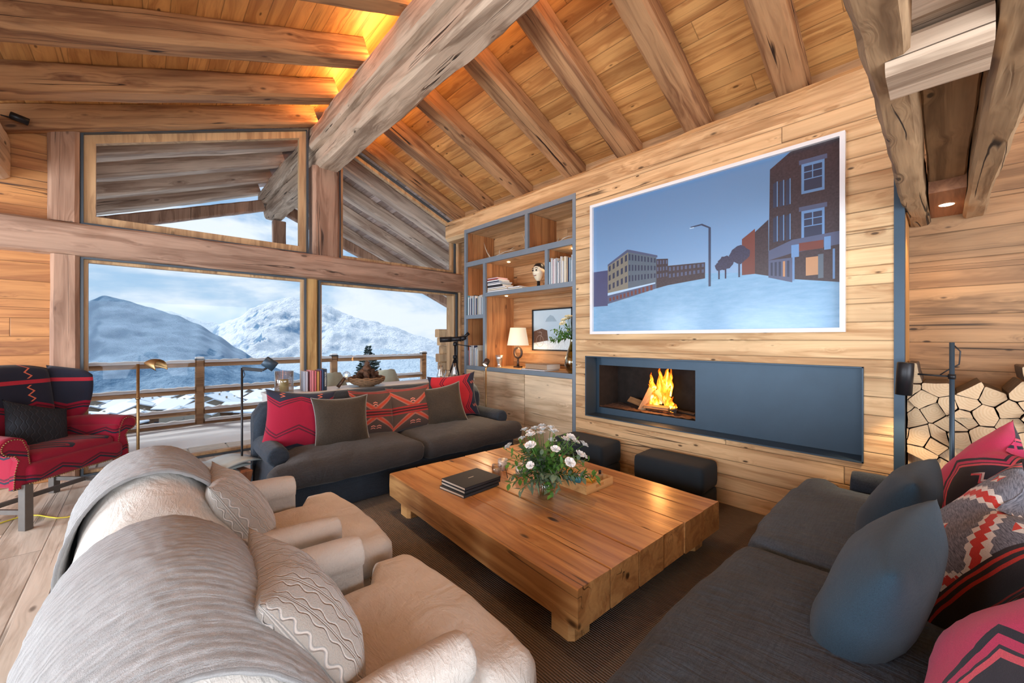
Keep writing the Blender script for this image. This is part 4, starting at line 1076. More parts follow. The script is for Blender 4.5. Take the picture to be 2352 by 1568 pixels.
for s_ in (-1, 1):
    m = MB(); m.lathe([(0, 0), (.013, 0), (.013, .003), (0, .003)], 14, M=Matrix.Translation((-.078, s_*.032, .228)) @ Matrix.Rotation(-PI/2, 4, 'Y')); m.build('painted_eye', M_BLACK, hd)
    m = MB(); m.tube([(-.072, s_*.05, .252), (-.082, s_*.032, .262), (-.084, s_*.014, .255)], .0035, 6); m.build('painted_brow', M_BLACK, hd)
m = MB(); m.tube([(-.071, -.022, .160), (-.080, 0, .155), (-.071, .022, .160)], .005, 6); m.build('painted_mouth', cm('dark red', (.25, .03, .03)), hd)
m = MB(); m.lathe([(.0, .012), (.05, .002), (.075, -.03), (.083, -.07)], 20, (0.012, 0, .325)); m.build('dark_hair', M_BLACK, hd)
# antlers / bare branches in the top bays
M_ANT = plain('pale_antler', (.50, .40, .30), .7, 0, .3, 40, .3)
def antler(label, c, pts, r, name='antler'):
    m = MB()
    for pp, rr in pts: m.tube(pp, [rr*(1-.75*k/(len(pp)-1)) for k in range(len(pp))], 8)
    o = m.build(name, M_ANT); o.location = c; return tag(o, label, 'antler')
antler('curved pale antler tine rising at the right of the top left bay', (XB+.10, 3.98, 2.735), [([(0, -.02, 0), (0, .0, .10), (.01, .05, .20), (.03, .12, .30)], .011)], .01)
antler('pair of branching pale antlers lying low in the top left bay', (XB+.10, 4.75, 2.732), [([(0, .0, .012), (0, .08, .10), (.02, .16, .20), (.04, .22, .30)], .012), ([(0, -.02, .012), (0, -.16, .03), (.0, -.34, .06), (0, -.55, .05)], .014), ([(0, -.20, .03), (.0, -.20, .09), (.02, -.21, .13)], .008), ([(0, 0, .012), (.0, .05, .05), (.02, .06, .12)], .008), ([(0, -.42, .055), (.02, -.46, .085), (.04, -.50, .11)], .006)], .01)
antler('small antler lying at the right end of the top right bay', (XB+.10, 3.30, 2.732), [([(0, .06, .012), (0, .0, .05), (0, -.08, .065), (0, -.20, .05)], .013), ([(0, .10, .012), (.03, .12, .05), (.03, .10, .08)], .008)], .01)
# table lamp on the cabinet top
tl = thing('table_lamp', 'table lamp with a cream drum shade and a dark ring base on the bookcase ledge', 'lamp', (XB+.31, 4.36, 1.061))
M_BRZ = plain('dark_bronze', (.10, .065, .05), .45, .7)
m = MB(); m.box(-.05, .05, -.05, .05, 0, .02); m.build('foot', M_BRZ, tl, bevel=.004)
m = MB(); m.tube([(0, 0, .02), (0, 0, .14)], [.022, .014], 12); m.build('stem', M_BRZ, tl)
m = MB(); m.grid(lambda u, v: Vector((.016*math.sin(v*2*PI), (.078+.018*math.cos(v*2*PI))*math.cos(u*2*PI), .225+(.078+.018*math.cos(v*2*PI))*math.sin(u*2*PI))), 32, 10, cu=True, cv_=True); m.build('ring', M_BRZ, tl)
m = MB(); m.tube([(0, 0, .31), (0, 0, .36)], .008, 8); m.build('neck', M_BRZ, tl)
M_SHADE = Mat('lamp_shade_fabric', .8, 0, (.85, .78, .66)); M_SHADE.inp('Transmission Weight', 0.0); M_SHADE.emit((1, .70, .40), .38)
m = MB(); m.lathe([(.165, .335), (.118, .60)], 36); m.lathe([(.163, .335), (.116, .60)], 36); m.lathe([(0, .598), (.118, .60)], 36); m.build('lamp_shade', M_SHADE, tl)
pl = bpy.data.lights.new('table_lamp_light', 'POINT'); pl.energy = 5; pl.color = (1, .62, .3); pl.shadow_soft_size = .05
po = bpy.data.objects.new('table_lamp_light', pl); COL.objects.link(po); po.location = (XB+.31, 4.36, 1.061+.30)
# silver beaker
m = MB(); m.lathe([(.0, 0), (.045, 0), (.040, .012), (.030, .02), (.034, .05), (.048, .12), (.066, .185), (.062, .185), (.044, .12), (.0, .06)], 28); o = m.build('beaker', M_SILVER); o.location = (XB+.16, 4.62, 1.061); tag(o, 'hammered silver beaker left of the table lamp', 'beaker')
# boxed books beside the lamp
for k, (cn, a, t, x0) in enumerate((('light grey', .44, .018, 3.50), ('cream', .30, .016, 3.56))):
    pass
book('white flat book at the bottom of the pile on the bookcase ledge', (XB+.05, 3.58, 1.061+.018), (-PI/2, 0, 0), .30, .44, .017, cm('white', PD['white']), name='book')
book('thick tan slipcased book on top of the pile on the bookcase ledge', (XB+.07, 3.56, 1.079+.072), (-PI/2, 0, 0), .28, .40, .071, cm('slipcase tan', (.42, .27, .16)), name='book')
# framed picture leaning in the bookcase
fr = thing('framed_picture', 'small dark-framed pale blue winter picture hanging inside the bookcase', 'picture', (XT-.045, 3.93, 1.63))
m = MB(); a, b = .395, .315
for y0, y1, z0, z1 in ((-a, a, b-.02, b), (-a, a, -b, -b+.02), (-a, -a+.02, -b, b), (a-.02, a, -b, b)): m.box(-.02, .012, y0, y1, z0, z1)
m.build('frame', M_BLACK, fr)
m = MB(); m.box(-.004, .010, -a+.02, a-.02, -b+.02, b-.02, 0)
def blob(mm, cy, cz, pts, mi, x): mm.add([(x, cy+p[0], cz+p[1]) for p in pts], [tuple(range(len(pts)))], mi)
M_PIC = Mat('print_sky', .35); _x, _y, _z = M_PIC.xyz(); _n = M_PIC.noise(M_PIC.coord(), 6, 4); M_PIC.base(M_PIC.mix((_z*1.6+_n*.5).lin(-.3, .8), (.42, .60, .78), (.62, .76, .84)))
M_PB = plain('print_brown', (.12, .065, .05), .35, 0, .4, 40, 0); M_PS = plain('print_frost', (.70, .82, .88), .35, 0, .25, 60, 0)
blob(m, 0, 0, [(.37, -.02), (.37, -.20), (.07, -.16), (.09, -.01), (.2, .02)], 1, -.0050)
blob(m, 0, 0, [(.375, -.20), (.0, -.14), (-.375, -.12), (-.375, -.295), (.375, -.295)], 2, -.0048)
blob(m, 0, 0, [(-.10, .12), (-.03, .20), (.03, .22), (.10, .17), (.13, .12)], 3, -.0049)
m.build('print', [M_PIC, M_PB, M_PS, plain('print_grey', (.38, .52, .62), .35, 0, .1, 8, 0)], fr)
m = MB()
for cy in (.24,): m.grid(lambda u, v: Vector((-.006+.0012*math.sin(v*2*PI), cy+(.075+.003*math.cos(v*2*PI))*math.cos(u*2*PI), -.17+(.085+.003*math.cos(v*2*PI))*math.sin(u*2*PI))), 32, 6, cu=True, cv_=True)
m.tube([(-.006, .24, -.17), (-.006, .20, -.04), (-.006, .25, -.02)], .003, 5); m.tube([(-.006, .20, -.04), (-.006, .30, -.03)], .003, 5)
m.build('printed_bicycle_wheel', plain('print_pale_line', (.45, .38, .34), .4, 0, 0, 5, 0), fr)
# ---------------------------------------------------------------- flowers
def leaf(mb, base, d, L, w, up, mi=0, n=5, curl=.25):
    d = Vector(d).normalized(); side = d.cross(Vector(up)).normalized(); nrm = side.cross(d).normalized(); base = Vector(base); vs = []
    for k in range(n+1):
        t = k/n; c = base+d*L*t-nrm*curl*L*t*t; ww = w*math.sin(min(1, t*1.05+.03)*PI)**.8*.5
        vs += [c-side*ww, c+nrm*ww*.15*-1, c+side*ww]
    fs = []
    for k in range(n): a = k*3; fs += [(a, a+1, a+4, a+3), (a+1, a+2, a+5, a+4)]
    mb.add(vs, fs, mi, True)
def rose(mb, c, r, seed, mi=0, up=(0, 0, 1)):
    R_ = random.Random(seed); q = Vector(up).to_track_quat('Z', 'Y').to_matrix()
    for ring, (nn, tilt, rr) in enumerate(((4, .12, .62), (5, .38, .80), (6, .70, .95), (7, 1.05, 1.0))):
        for k in range(nn):
            a = 2*PI*k/nn+ring*.5+R_.uniform(-.2, .2)
            def f(u, v, a=a, tilt=tilt, rr=rr):
                s_ = (u-.5)*1.35; vv = v*r*rr*1.15
                loc = Vector((math.cos(a+s_*(.9-.25*v))*vv*math.sin(tilt)*(1+.1*v)+math.cos(a)*r*.05, math.sin(a+s_*(.9-.25*v))*vv*math.sin(tilt)*(1+.1*v), vv*math.cos(tilt)+r*.12*math.sin(v*PI)-r*.15*(u-.5)**2*4*v))
                return Vector(c)+q @ loc
            mb.grid(f, 4, 4, mi)
    return mb
def bouquet(root, scale, R_, nflow, nleaf, where, fcol, fmat, lmats, base_z, spread, fr_, gname, kind_leaf='sprig', yaw=(0, 2*PI)):
    """separate flowers and leafy sprigs standing in a vase at root"""
    root = Vector(root)
    for k in range(nflow):
        ph = R_.uniform(*yaw); el = R_.uniform(.15, 1.15) if k else .1
        d = Vector((math.cos(ph)*math.sin(el), math.sin(ph)*math.sin(el), math.cos(el))); L = scale*R_.uniform(.85, 1.08)
        neck = Vector((math.cos(ph)*.02, math.sin(ph)*.02, base_z)); foot = Vector((-math.cos(ph)*.03, -math.sin(ph)*.03, .03))
        tip = neck+d*L*spread
        t = thing('flower', f'{fcol} flower among those in {where}', 'flower', root, 0, gname)
        m = MB(); m.tube([foot, neck, neck+d*L*.5*spread+Vector((0, 0, .02)), tip], .0022, 6); m.build('stem', M_LEAF, t)
        m = MB(); rose(m, tip, fr_*R_.uniform(.8, 1.15), k, up=(d.x, d.y, d.z+.4)); m.build('petals', fmat, t)
    for k in range(nleaf):
        ph = R_.uniform(*yaw); el = R_.uniform(.15, 1.55)
        d = Vector((math.cos(ph)*math.sin(el), math.sin(ph)*math.sin(el), math.cos(el))); L = scale*R_.uniform(.75, 1.15)*spread
        neck = Vector((math.cos(ph)*.025, math.sin(ph)*.025, base_z)); foot = Vector((-math.cos(ph)*.035, -math.sin(ph)*.035, .03))
        t = thing('leafy_sprig', f'leafy green sprig among those in {where}', 'foliage', root, 0, gname+' foliage')
        pts = [foot, neck]+[neck+d*L*q+Vector((0, 0, -.05*q*q)) for q in (.25, .5, .75, 1)]
        m = MB(); m.tube(pts, .0018, 5); m.build('stem', M_LEAF, t)
        m = MB(); ll = R_.choice([.045, .06, .075]); wd = R_.choice([.012, .02, .03])
        for q in range(14):
            f = .18+.82*q/13; p = neck+d*L*f+Vector((0, 0, -.05*f*f)); a = q*2.4
            o1 = d.orthogonal().normalized(); o2 = d.cross(o1)
            dd = d*.6+o1*math.cos(a)+o2*math.sin(a)
            leaf(m, p, dd, ll*R_.uniform(.7, 1.1), wd, (0, 0, 1))
        m.build('leaves', lmats[k % len(lmats)], t)
VX, VY = 2.155, 1.965
vt = thing('glass_vase', 'clear cylindrical glass vase of white flowers on the coffee table', 'vase', (VX, VY, TZ))
m = MB(); m.lathe([(0, .012), (.050, .012), (.052, .165), (.056, .165), (.057, .004), (.052, 0), (0, 0)], 36); m.build('glass_body', G_CLEAR, vt)
m = MB(); m.lathe([(0, .014), (.0495, .014), (.0505, .115), (0, .115)], 32); m.build('water', G_WATER, vt)
bouquet((VX, VY, TZ), .33, random.Random(4), 24, 50, 'the vase on the coffee table', 'white', M_PETAL, [M_LEAF, M_LEAF, M_LEAF2], .165, 1.0, .032, 'white flowers on the coffee table')
bouquet((VX, VY, TZ), .24, random.Random(9), 0, 26, 'the middle of the coffee table bouquet', 'white', M_PETAL, [M_LEAF2], .18, .9, .03, 'inner greenery of the bouquet')
# olive glass vase in the bookcase
ov = thing('glass_vase', 'tall olive-green teardrop glass vase at the right end of the bookcase ledge', 'vase', (XB+.14, 3.18, 1.062))
m = MB(); m.lathe([(0, 0), (.05, .0), (.085, .04), (.105, .11), (.10, .18), (.07, .27), (.040, .35), (.030, .42), (.036, .45), (.033, .45), (.027, .42), (.037, .35), (.066, .27), (.096, .18), (.10, .11), (.08, .045), (0, .012)], 36); m.build('glass_body', G_OLIVE, ov)
bouquet((XB+.14, 3.18, 1.062), .30, random.Random(12), 7, 12, 'the olive glass vase of the bookcase', 'cream', M_CREAMP, [M_LEAF, M_LEAF], .44, .85, .042, 'cream flowers in the bookcase', yaw=(PI*.5, PI*1.15))
# ---------------------------------------------------------------- coffee table objects
nb_lab = ['bottom', 'middle', 'top']; zz = TZ+.001
for k, (dx, dy, an) in enumerate(((-.012, .0, .045), (.006, .004, .02), (.010, .006, .02))):
    b = book(f'black hardback notebook, {nb_lab[k]} one of the three on the coffee table', (1.715+dx, 2.375+dy, zz+.022), (-PI/2, 0, an*0), .29, .36, .0205, cm('notebook black', (.028, .038, .050)), 'black notebooks', detail=True)
    b.rotation_euler = (0, 0, 0)
    b.rotation_euler = (Matrix.Rotation(an+.03, 3, 'Z') @ Matrix.Rotation(PI/2, 3, 'Z') @ Matrix.Rotation(-PI/2, 3, 'X')).to_euler()
    b.location = (1.715+dx+.36, 2.375+dy, zz+.0215); zz += .0225
    if k == 2:
        m = MB()
        for q in range(6): m.box(.146, .154, -.0008, .0, .155+q*.009, .160+q*.009)
        m.build('tiny_cover_mark', M_PAPER, b)
# wooden tray
tr = thing('serving_tray', 'bright wooden tray with cut-out handles on the coffee table', 'tray', (2.585, 2.03, TZ+.0008), math.radians(-1.5))
m = MB(); a, b, hh, t = .165, .245, .062, .009
m.box(-a, a, -b, b, 0, .008); m.build('tray_base', M_TRAY, tr)
for s_ in (-1, 1):
    m = MB(); m.box(s_*a-t/2, s_*a+t/2, -b, b, 0, hh); m.build('long_side', M_TRAY, tr)
for s_ in (-1, 1):
    m = MB(); y = s_*b
    m.box(-a, a, y-t/2, y+t/2, 0, .026); m.box(-a, a, y-t/2, y+t/2, .050, hh); m.box(-a, -.055, y-t/2, y+t/2, .026, .050); m.box(.055, a, y-t/2, y+t/2, .026, .050); m.build('handle_side', M_TRAY, tr)
m = MB(); m.box(-.04, .04, -.055, .055, 0, .022); o = m.build('card_box', cm('bright blue', (.05, .36, .62)), bevel=.002); o.location = (2.56, 2.02, TZ+.01); o.rotation_euler = (0, 0, .5); tag(o, 'bright blue box of cards in the wooden tray', 'box')
m = MB(); m.box(-.035, .035, -.05, .05, 0, .02); o = m.build('match_box', cm('pale pink', PD['pale pink']), bevel=.001); o.location = (2.66, 2.0, TZ+.01); o.rotation_euler = (0, 0, .3); tag(o, 'pink and white matchbox in the wooden tray', 'box')
m = MB(); m.box(-.03, .03, -.04, .04, 0, .02); o = m.build('match_box', cm('yellow', (.75, .45, .06))); o.location = (2.64, 1.93, TZ+.01); o.rotation_euler = (0, 0, .2); tag(o, 'small yellow box in the wooden tray', 'box')
bt = thing('small_bottle', 'small clear bottle with a black cap standing in the tray', 'bottle', (2.70, 1.87, TZ+.01))
m = MB(); m.box(-.02, .02, -.016, .016, 0, .06); m.build('glass_body', G_CLEAR, bt, bevel=.004); m = MB(); m.lathe([(0, .064), (.010, .064), (.010, .09), (0, .09)], 14); m.build('cap', M_BLACK, bt)
bt = thing('small_bottle', 'slim clear vial right beside the black-capped bottle in the tray', 'bottle', (2.745, 1.88, TZ+.01))
m = MB(); m.lathe([(0, 0), (.014, 0), (.014, .05), (.006, .058), (.006, .07), (0, .07)], 16); m.build('glass_body', G_CLEAR, bt)
# candles
M_WAX = Mat('candle_wax', .5, 0, (.88, .80, .74)); M_WAX.inp('Subsurface Weight', .3)
cd = thing('candle_glass', 'clear glass with a pink-white candle in front of the crackled votives', 'candle', (2.20, 2.56, TZ))
m = MB(); m.lathe([(0, .01), (.036, .01), (.038, .092), (.041, .092), (.040, .003), (.034, 0), (0, 0)], 28); m.build('glass_body', G_CLEAR, cd); m = MB(); m.lathe([(0, .012), (.034, .012), (.034, .055), (0, .055)], 24); m.build('candle', M_WAX, cd)
M_MERC = plain('crackled_white_glass', (.72, .70, .68), .25, .3, .35, 90, .8)
for lab, x, y, s_ in (('crackled white votive glass behind the clear candle glass', 2.34, 2.64, 1.), ('crackled white votive lying half behind the bouquet', 2.35, 2.42, 1.05)):
    m = MB(); m.lathe([(0, .0), (.042*s_, 0), (.046*s_, .04), (.044*s_, .092*s_), (.040*s_, .092*s_), (.040*s_, .03), (0, .02)], 28); o = m.build('votive', M_MERC); o.location = (x, y, TZ); tag(o, lab, 'candle holder')
m = MB(); m.tube([(0, 0, .006), (.05, .09, .075)], .0035, 8); o = m.build('snuffer', M_BRZ); o.location = (2.215, 2.44, TZ); tag(o, 'dark thin snuffer leaning on the votive', 'snuffer')
# ---------------------------------------------------------------- lamps
def can_head(r, c, d, L, R_, lit, mat=None):
    d = Vector(d).normalized(); M4 = Matrix.Translation(c) @ d.to_track_quat('Z', 'Y').to_matrix().to_4x4()
    m = MB(); m.lathe([(0, -L/2), (R_*.9, -L/2), (R_, -L/2+.006), (R_, L/2), (R_-.004, L/2), (R_-.004, L/2-.02), (0, L/2-.022)], 28, M=M4); h = m.build('lamp_head', mat or M_BLACK, r)
    m = MB(); m.lathe([(0, L/2-.018), (R_*.75, L/2-.018), (R_*.75, L/2-.014), (0, L/2-.014)], 20, M=M4); m.build('bulb', M_BULBS if lit else M_SILVER, h)
# reading lamp left of the window sofa
rl = thing('reading_lamp', 'dark reading lamp with a tilted drum head on an arm, left of the window sofa', 'lamp', (.66, 4.30, 0))
m = MB(); m.tube([(0, 0, 0), (0, 0, 1.235)], .009, 10); m.build('pole', M_BLACK, rl)
m = MB(); m.lathe([(0, 0), (.11, 0), (.11, .012), (0, .016)], 28); m.build('foot', M_BLACK, rl)
m = MB(); hewn(m, (0, 0, 1.228), (.155, -.02, 1.205), .016, .03, 1, .0, seg=2); m.build('arm', M_BLACK, rl)
m = MB(); m.tube([(.155, -.02, 1.205), (.185, -.02, 1.22), (.205, -.02, 1.245)], .010, 8); m.build('joint', M_BLACK, rl)
can_head(rl, Vector((.215, -.02, 1.262)), (.80, -.25, -.62), .11, .048, False, M_STEEL)
m = MB(); m.tube([(.01, 0, 1.22), (.02, -.01, 1.17), (.006, -.01, 1.14)], .003, 6); m.build('cable', M_BLACK, rl)
# brass dome lamp by the wing chair
bl = thing('floor_lamp', 'slim brass floor lamp with a half-dome shade right of the wing chair', 'lamp', (-.03, 5.12, 0))
m = MB(); m.tube([(0, 0, 0), (0, 0, 1.26)], .012, 10); m.tube([(0, 0, .93), (0, 0, .95)], .018, 12); m.build('pole', M_BRASS, bl)
m = MB(); m.lathe([(0, 0), (.12, 0), (.12, .012), (0, .02)], 28); m.build('foot', M_BRASS, bl)
def dome(u, v):
    a = (u-.5)*PI*1.25; r = .068*math.sin(min(1, v*.9+.02)*PI/2)**.8
    return Vector((-.095+v*.165-.02*math.cos(a)*v, r*math.sin(a), 1.255+r*1.05*math.cos(a)-.02*v*v+.012))
m = MB(); m.grid(dome, 18, 14); ob = m.build('lamp_shade', M_BRASS, bl, rot=(0, .12, -.75)); s2 = ob.modifiers.new('solid', 'SOLIDIFY'); s2.thickness = .003
# small lit reading lamp in front of the cabinets
ll = thing('reading_lamp', 'slim bronze reading lamp with a lit can head in front of the cabinet doors', 'lamp', (3.52, 4.33, 0))
m = MB(); m.tube([(0, 0, 0), (0, 0, 1.09)], .011, 10); m.build('pole', M_BRASS, ll)
m = MB(); m.lathe([(0, 0), (.10, 0), (.10, .012), (0, .016)], 28); m.build('foot', M_BRASS, ll)
m = MB(); m.tube([(0, 0, 1.08), (.03, -.02, 1.11)], .008, 8); m.build('joint', M_BRASS, ll)
can_head(ll, Vector((.012, .01, 1.16)), (-.62, -.15, -.70), .10, .042, True, M_BRZ)
spot('reading_spot_light', (3.50, 4.33, 1.12), (2.7, 4.0, .3), 12, (1, .7, .4), 1.5, .7, .03)
# black lamp in front of the log niche
kl = thing('reading_lamp', 'black standing lamp with a lit cylindrical head before the stacked firewood', 'lamp', (3.70, -.045, 0))
m = MB(); m.tube([(0, 0, 0), (0, 0, 1.475)], .012, 12); m.build('pole', M_STEEL, kl)
m = MB(); m.lathe([(0, 0), (.13, 0), (.13, .012), (0, .016)], 28); m.build('foot', M_BLACK, kl)
m = MB(); m.tube([(0, -.01, 1.262), (0, .15, 1.268)], .006, 8); m.lathe([(0, 0), (.018, 0), (.018, .03), (0, .03)], 14, (0, 0, 1.247)); m.build('arm', M_BLACK, kl)
can_head(kl, Vector((-.01, .21, 1.235)), (0, .05, -1), .215, .042, True)
m = MB(); m.tube([(0, 0, 1.47), (.0, -.035, 1.42), (0, -.03, 1.34), (0, .02, 1.30), (0, .05, 1.27)], .004, 6); m.build('cable', M_BLACK, kl)
spot('standing_lamp_light', (3.69, .165, 1.11), (3.69, .16, 0), 14, (1, .75, .48), 1.7, .6, .03)
# picture light stub on the purlin and a bolt on the wall
sp = thing('spotlight', 'small dark cylindrical spotlight on the purlin at the top left', 'spotlight', (-.93, 6.10, 3.60))
can_head(sp, Vector((.06, -.05, .02)), (1, .15, -.2), .12, .035, False); m = MB(); m.tube([(-.06, 0, .03), (.02, -.02, .02)], .007, 8); m.build('arm', M_BLACK, sp)
# ---------------------------------------------------------------- console objects
CZ = .9155
jar = thing('glass_jar', 'big clear glass hurricane jar holding a candle at the left end of the console', 'jar', (1.13, 4.86, CZ))
m = MB(); m.lathe([(0, .006), (.085, .006), (.088, .23), (.092, .23), (.092, .0), (0, 0)], 32); m.build('glass_body', G_CLEAR, jar)
m = MB(); m.lathe([(0, .008), (.045, .008), (.045, .14), (0, .14)], 24); m.build('candle', cm('ochre candle', (.42, .30, .10)), jar)
seq = [('faded pink', (.62, .20, .22), .032, .23, 'pink-red'), ('dusty rose', (.55, .12, .14), .026, .225, 'crimson'), ('ochre', (.45, .22, .06), .032, .215, 'ochre'), ('plum', (.22, .06, .10), .022, .225, 'plum'), ('deep blue', (.04, .08, .18), .022, .235, 'deep blue'), ('midnight', (.02, .03, .05), .034, .24, 'black')]
y = 4.72; x = 1.36
for k, (nm, c, t, h, cn) in enumerate(seq):
    b = book(f'{cn} book standing {ORD[k]} from the left in the row on the console', (x, y, CZ), 0, .17, h, t-.001, cm(nm, c), 'books on the console')
    b.rotation_euler = (0, 0, PI/2); b.location = (x+t, y, CZ); x += t
    if k == 5: text_part('SETH MORRISON', .021, M_PAPER, b, (-.001, (t)/2, .125), (PI/2, PI/2*0, 0)).rotation_euler = (Matrix.Rotation(-PI/2, 3, 'Z') @ Matrix.Rotation(PI/2, 3, 'X') @ Matrix.Rotation(-PI/2, 3, 'Z')).to_euler()
b = book('greyish book leaning left of the coloured books on the console', (1.34, 4.75, CZ), 0, .17, .22, .03, cm('dove grey', (.42, .42, .48))); b.rotation_euler = (0, 0, PI/2)
blb = thing('bulb_lamp', 'round glowing bulb in a dark leaning wooden holder on the console', 'lamp', (1.72, 4.80, CZ))
m = MB(); m.tube([(-.045, 0, .016), (.035, 0, .118)], [.022, .018], 12); m.build('holder', M_BRZ, blb)
m = MB(); m.grid(lambda u, v: Vector((.055+.045*math.cos(u*2*PI)*math.sin(v*PI), .045*math.sin(u*2*PI)*math.sin(v*PI), .15+.045*math.cos(v*PI))), 18, 12, cu=True); m.build('glass_globe', G_CLEAR, blb)
m = MB(); m.grid(lambda u, v: Vector((.052+.014*math.cos(u*2*PI)*math.sin(v*PI), .014*math.sin(u*2*PI)*math.sin(v*PI), .145+.018*math.cos(v*PI))), 12, 8, cu=True); m.build('filament', emis('filament', (1, .55, .14), 5), blb)
bk = thing('wicker_bowl', 'round wicker bowl full of pine cones on the console', 'bowl', (2.02, 4.80, CZ))
m = MB(); BR = .21
for k in range(9):
    t = k/8; R2 = .09+(BR-.09)*math.sin(t*PI/2); z0 = .02+.085*t**1.6
    m.tube([(R2*math.cos(a)*(1+.015*math.sin(a*9+k)), R2*math.sin(a)*(1+.015*math.cos(a*7+k*2)), z0+.004*math.sin(a*12+k*PI)) for a in [2*PI*i/40 for i in range(41)]], .0085, 6, cap=False)
m.lathe([(0, .016), (.09, .018), (.15, .045), (.20, .10)], 30); m.build('wicker', M_BASK, bk)
m = MB(); m.lathe([(0, 0), (.09, 0), (.09, .014), (0, .016)], 26); m.build('foot', M_BASK, bk)
def cone_mb(L, seed):
    m = MB(); R_ = random.Random(seed); N = 64
    for k in range(N):
        t = k/N; a = k*2.39996; z = -L/2+L*t; rr = L*.36*math.sin(min(1, t*.9+.14)*PI)**.7; base = Vector((math.cos(a)*rr*.35, math.sin(a)*rr*.35, z))
        d = Vector((math.cos(a), math.sin(a), .55+t*.9)); leaf(m, base, d, rr*1.0+.006, L*.17, (0, 0, 1), n=2, curl=-.2)
    m.lathe([(0, -L/2), (L*.14, -L/4), (L*.1, L/4), (0, L/2)], 8); return m
cones = [cone_mb(.085, 1), cone_mb(.10, 2)]
c0 = [c.build('pine_cone', M_CONE) for c in cones]
spots = []
for ring, (n_, rr, z0) in enumerate(((9, .145, .10), (7, .095, .14), (4, .045, .175), (3, .03, .215), (1, 0, .26))):
    for k in range(n_): a = 2*PI*k/n_+ring*.7; spots.append((rr*math.cos(a), rr*math.sin(a), z0))
for k, (x, y, z) in enumerate(spots):
    o = c0[k % 2] if k < 2 else c0[k % 2].copy()
    if k >= 2: COL.objects.link(o)
    o.location = (2.02+x, 4.80+y, CZ+z); o.rotation_euler = (rnd.uniform(-1.4, 1.4), rnd.uniform(-1.4, 1.4), rnd.uniform(0, 6))
    tag(o, 'brown pine cone heaped in the wicker bowl on the console', 'pine cone', 'pine cones in the bowl')
for k, (x, h, r_) in enumerate(((3.12, .20, .05), (3.24, .13, .06), (3.36, .22, .045))):
    v = thing('glass_carafe', ['tall clear glass carafe, left of the three at the right end of the console', 'low round clear glass, middle of the three at the right end of the console', 'slim clear glass bottle, right of the three at the right end of the console'][k], 'glass', (x, 4.86, CZ))
    m = MB(); m.lathe([(0, .006), (r_*.95, .006), (r_, h*.3), (r_*.45, h*.75), (r_*.5, h), (r_*.56, h), (r_*.52, h*.75), (r_*1.08, h*.3), (r_, 0), (0, 0)], 24); m.build('glass_body', G_CLEAR, v)
o = c0[0].copy(); COL.objects.link(o); o.location = (3.46, 4.78, CZ+.03); o.rotation_euler = (.2, .1, 0); o['label'] = 'single pine cone at the far right end of the console'; del o['group']
# ---------------------------------------------------------------- spotting scope on tripod
sc = thing('spotting_scope', 'black spotting scope on a tripod in the corner by the window', 'telescope', (3.66, 5.28, 0), .0)
for k, a in enumerate((.3, 2.4, 4.6)):
    m = MB(); m.tube([(0, 0, 1.20), (math.cos(a)*.19, math.sin(a)*.19, .62), (math.cos(a)*.38, math.sin(a)*.38, .0)], [.014, .013, .009], 8); m.build('leg', M_BLACK, sc)
m = MB(); m.tube([(0, 0, 1.0), (0, 0, 1.38)], .014, 10); m.lathe([(0, 1.18), (.035, 1.18), (.035, 1.23), (0, 1.23)], 16); m.build('centre_column', M_BLACK, sc)
m = MB(); m.lathe([(0, 1.38), (.028, 1.38), (.034, 1.41), (.028, 1.44), (0, 1.445)], 18); m.tube([(0, 0, 1.41), (.20, -.16, 1.37)], .007, 8); m.build('tripod_head', M_BLACK, sc)
sd = Vector((.77, -.62, .05)).normalized()
m = MB(); cpt = Vector((0, 0, 1.49)); m.tube([cpt-sd*.24, cpt-sd*.06], .042, 18); m.tube([cpt-sd*.06, cpt+sd*.02, cpt+sd*.10], [.04, .036, .044], 18); m.build('scope_body', M_BLACK, sc)
m = MB(); m.tube([cpt+sd*.10, cpt+sd*.17+Vector((0, 0, .02))], [.044, .03], 16); m.tube([cpt+sd*.14+Vector((0, 0, .02)), cpt+sd*.22+Vector((0, 0, .085))], [.022, .026], 14); m.build('eyepiece', M_BLACK, sc)
# ---------------------------------------------------------------- side stool with magazines, left of sofa
st = thing('side_stool', 'angular reddish-brown wooden side stool under a pile of open magazines', 'stool', (.44, 4.18, 0), .25)
M_STL = wood('mahogany_stool', (.22, .07, .03), (.48, .20, .09), 'z', knots=0, cracks=.2)
m = MB(); m.add([(-.17, -.14, 0), (.17, -.14, 0), (.17, .14, 0), (-.17, .14, 0), (-.23, -.18, .36), (.23, -.18, .36), (.23, .18, .36), (-.23, .18, .36)], [(0, 3, 2, 1), (4, 5, 6, 7), (0, 1, 5, 4), (1, 2, 6, 5), (2, 3, 7, 6), (3, 0, 4, 7)]); m.build('stool_body', M_STL, st, bevel=.004)
M_MAG = plain('magazine_page', (.42, .47, .46), .45, 0, .12, 8, 0)
def mag(label, c, rz, w, h, arch, tk):
    m = MB()
    def f(o): return lambda u, v: Vector(((u-.5)*w, (v-.5)*h, o*min(1, 1.6*math.sin(max(.02, u)*PI))+arch*math.sin(abs(u-.5)*2*PI)**1.0*1.0))
    m.grid(f(tk), 22, 3); m.grid(f(0), 22, 3)
    for s_ in (0, 1): m.grid(lambda u, v: f(0)(u, s_).lerp(f(tk)(u, s_), v), 22, 1); m.grid(lambda u, v: f(0)(s_, u).lerp(f(tk)(s_, u), v), 3, 1)
    o = m.build('magazine', M_MAG); o.location = c; o.rotation_euler = (0, 0, rz); return tag(o, label, 'magazine')
mag('closed grey magazine at the bottom of the pile on the side stool', (.38, 4.18, .362), .15, .44, .28, 0, .022)
mag('closed pale magazine in the middle of the pile on the side stool', (.48, 4.22, .385), .35, .42, .27, 0, .018)
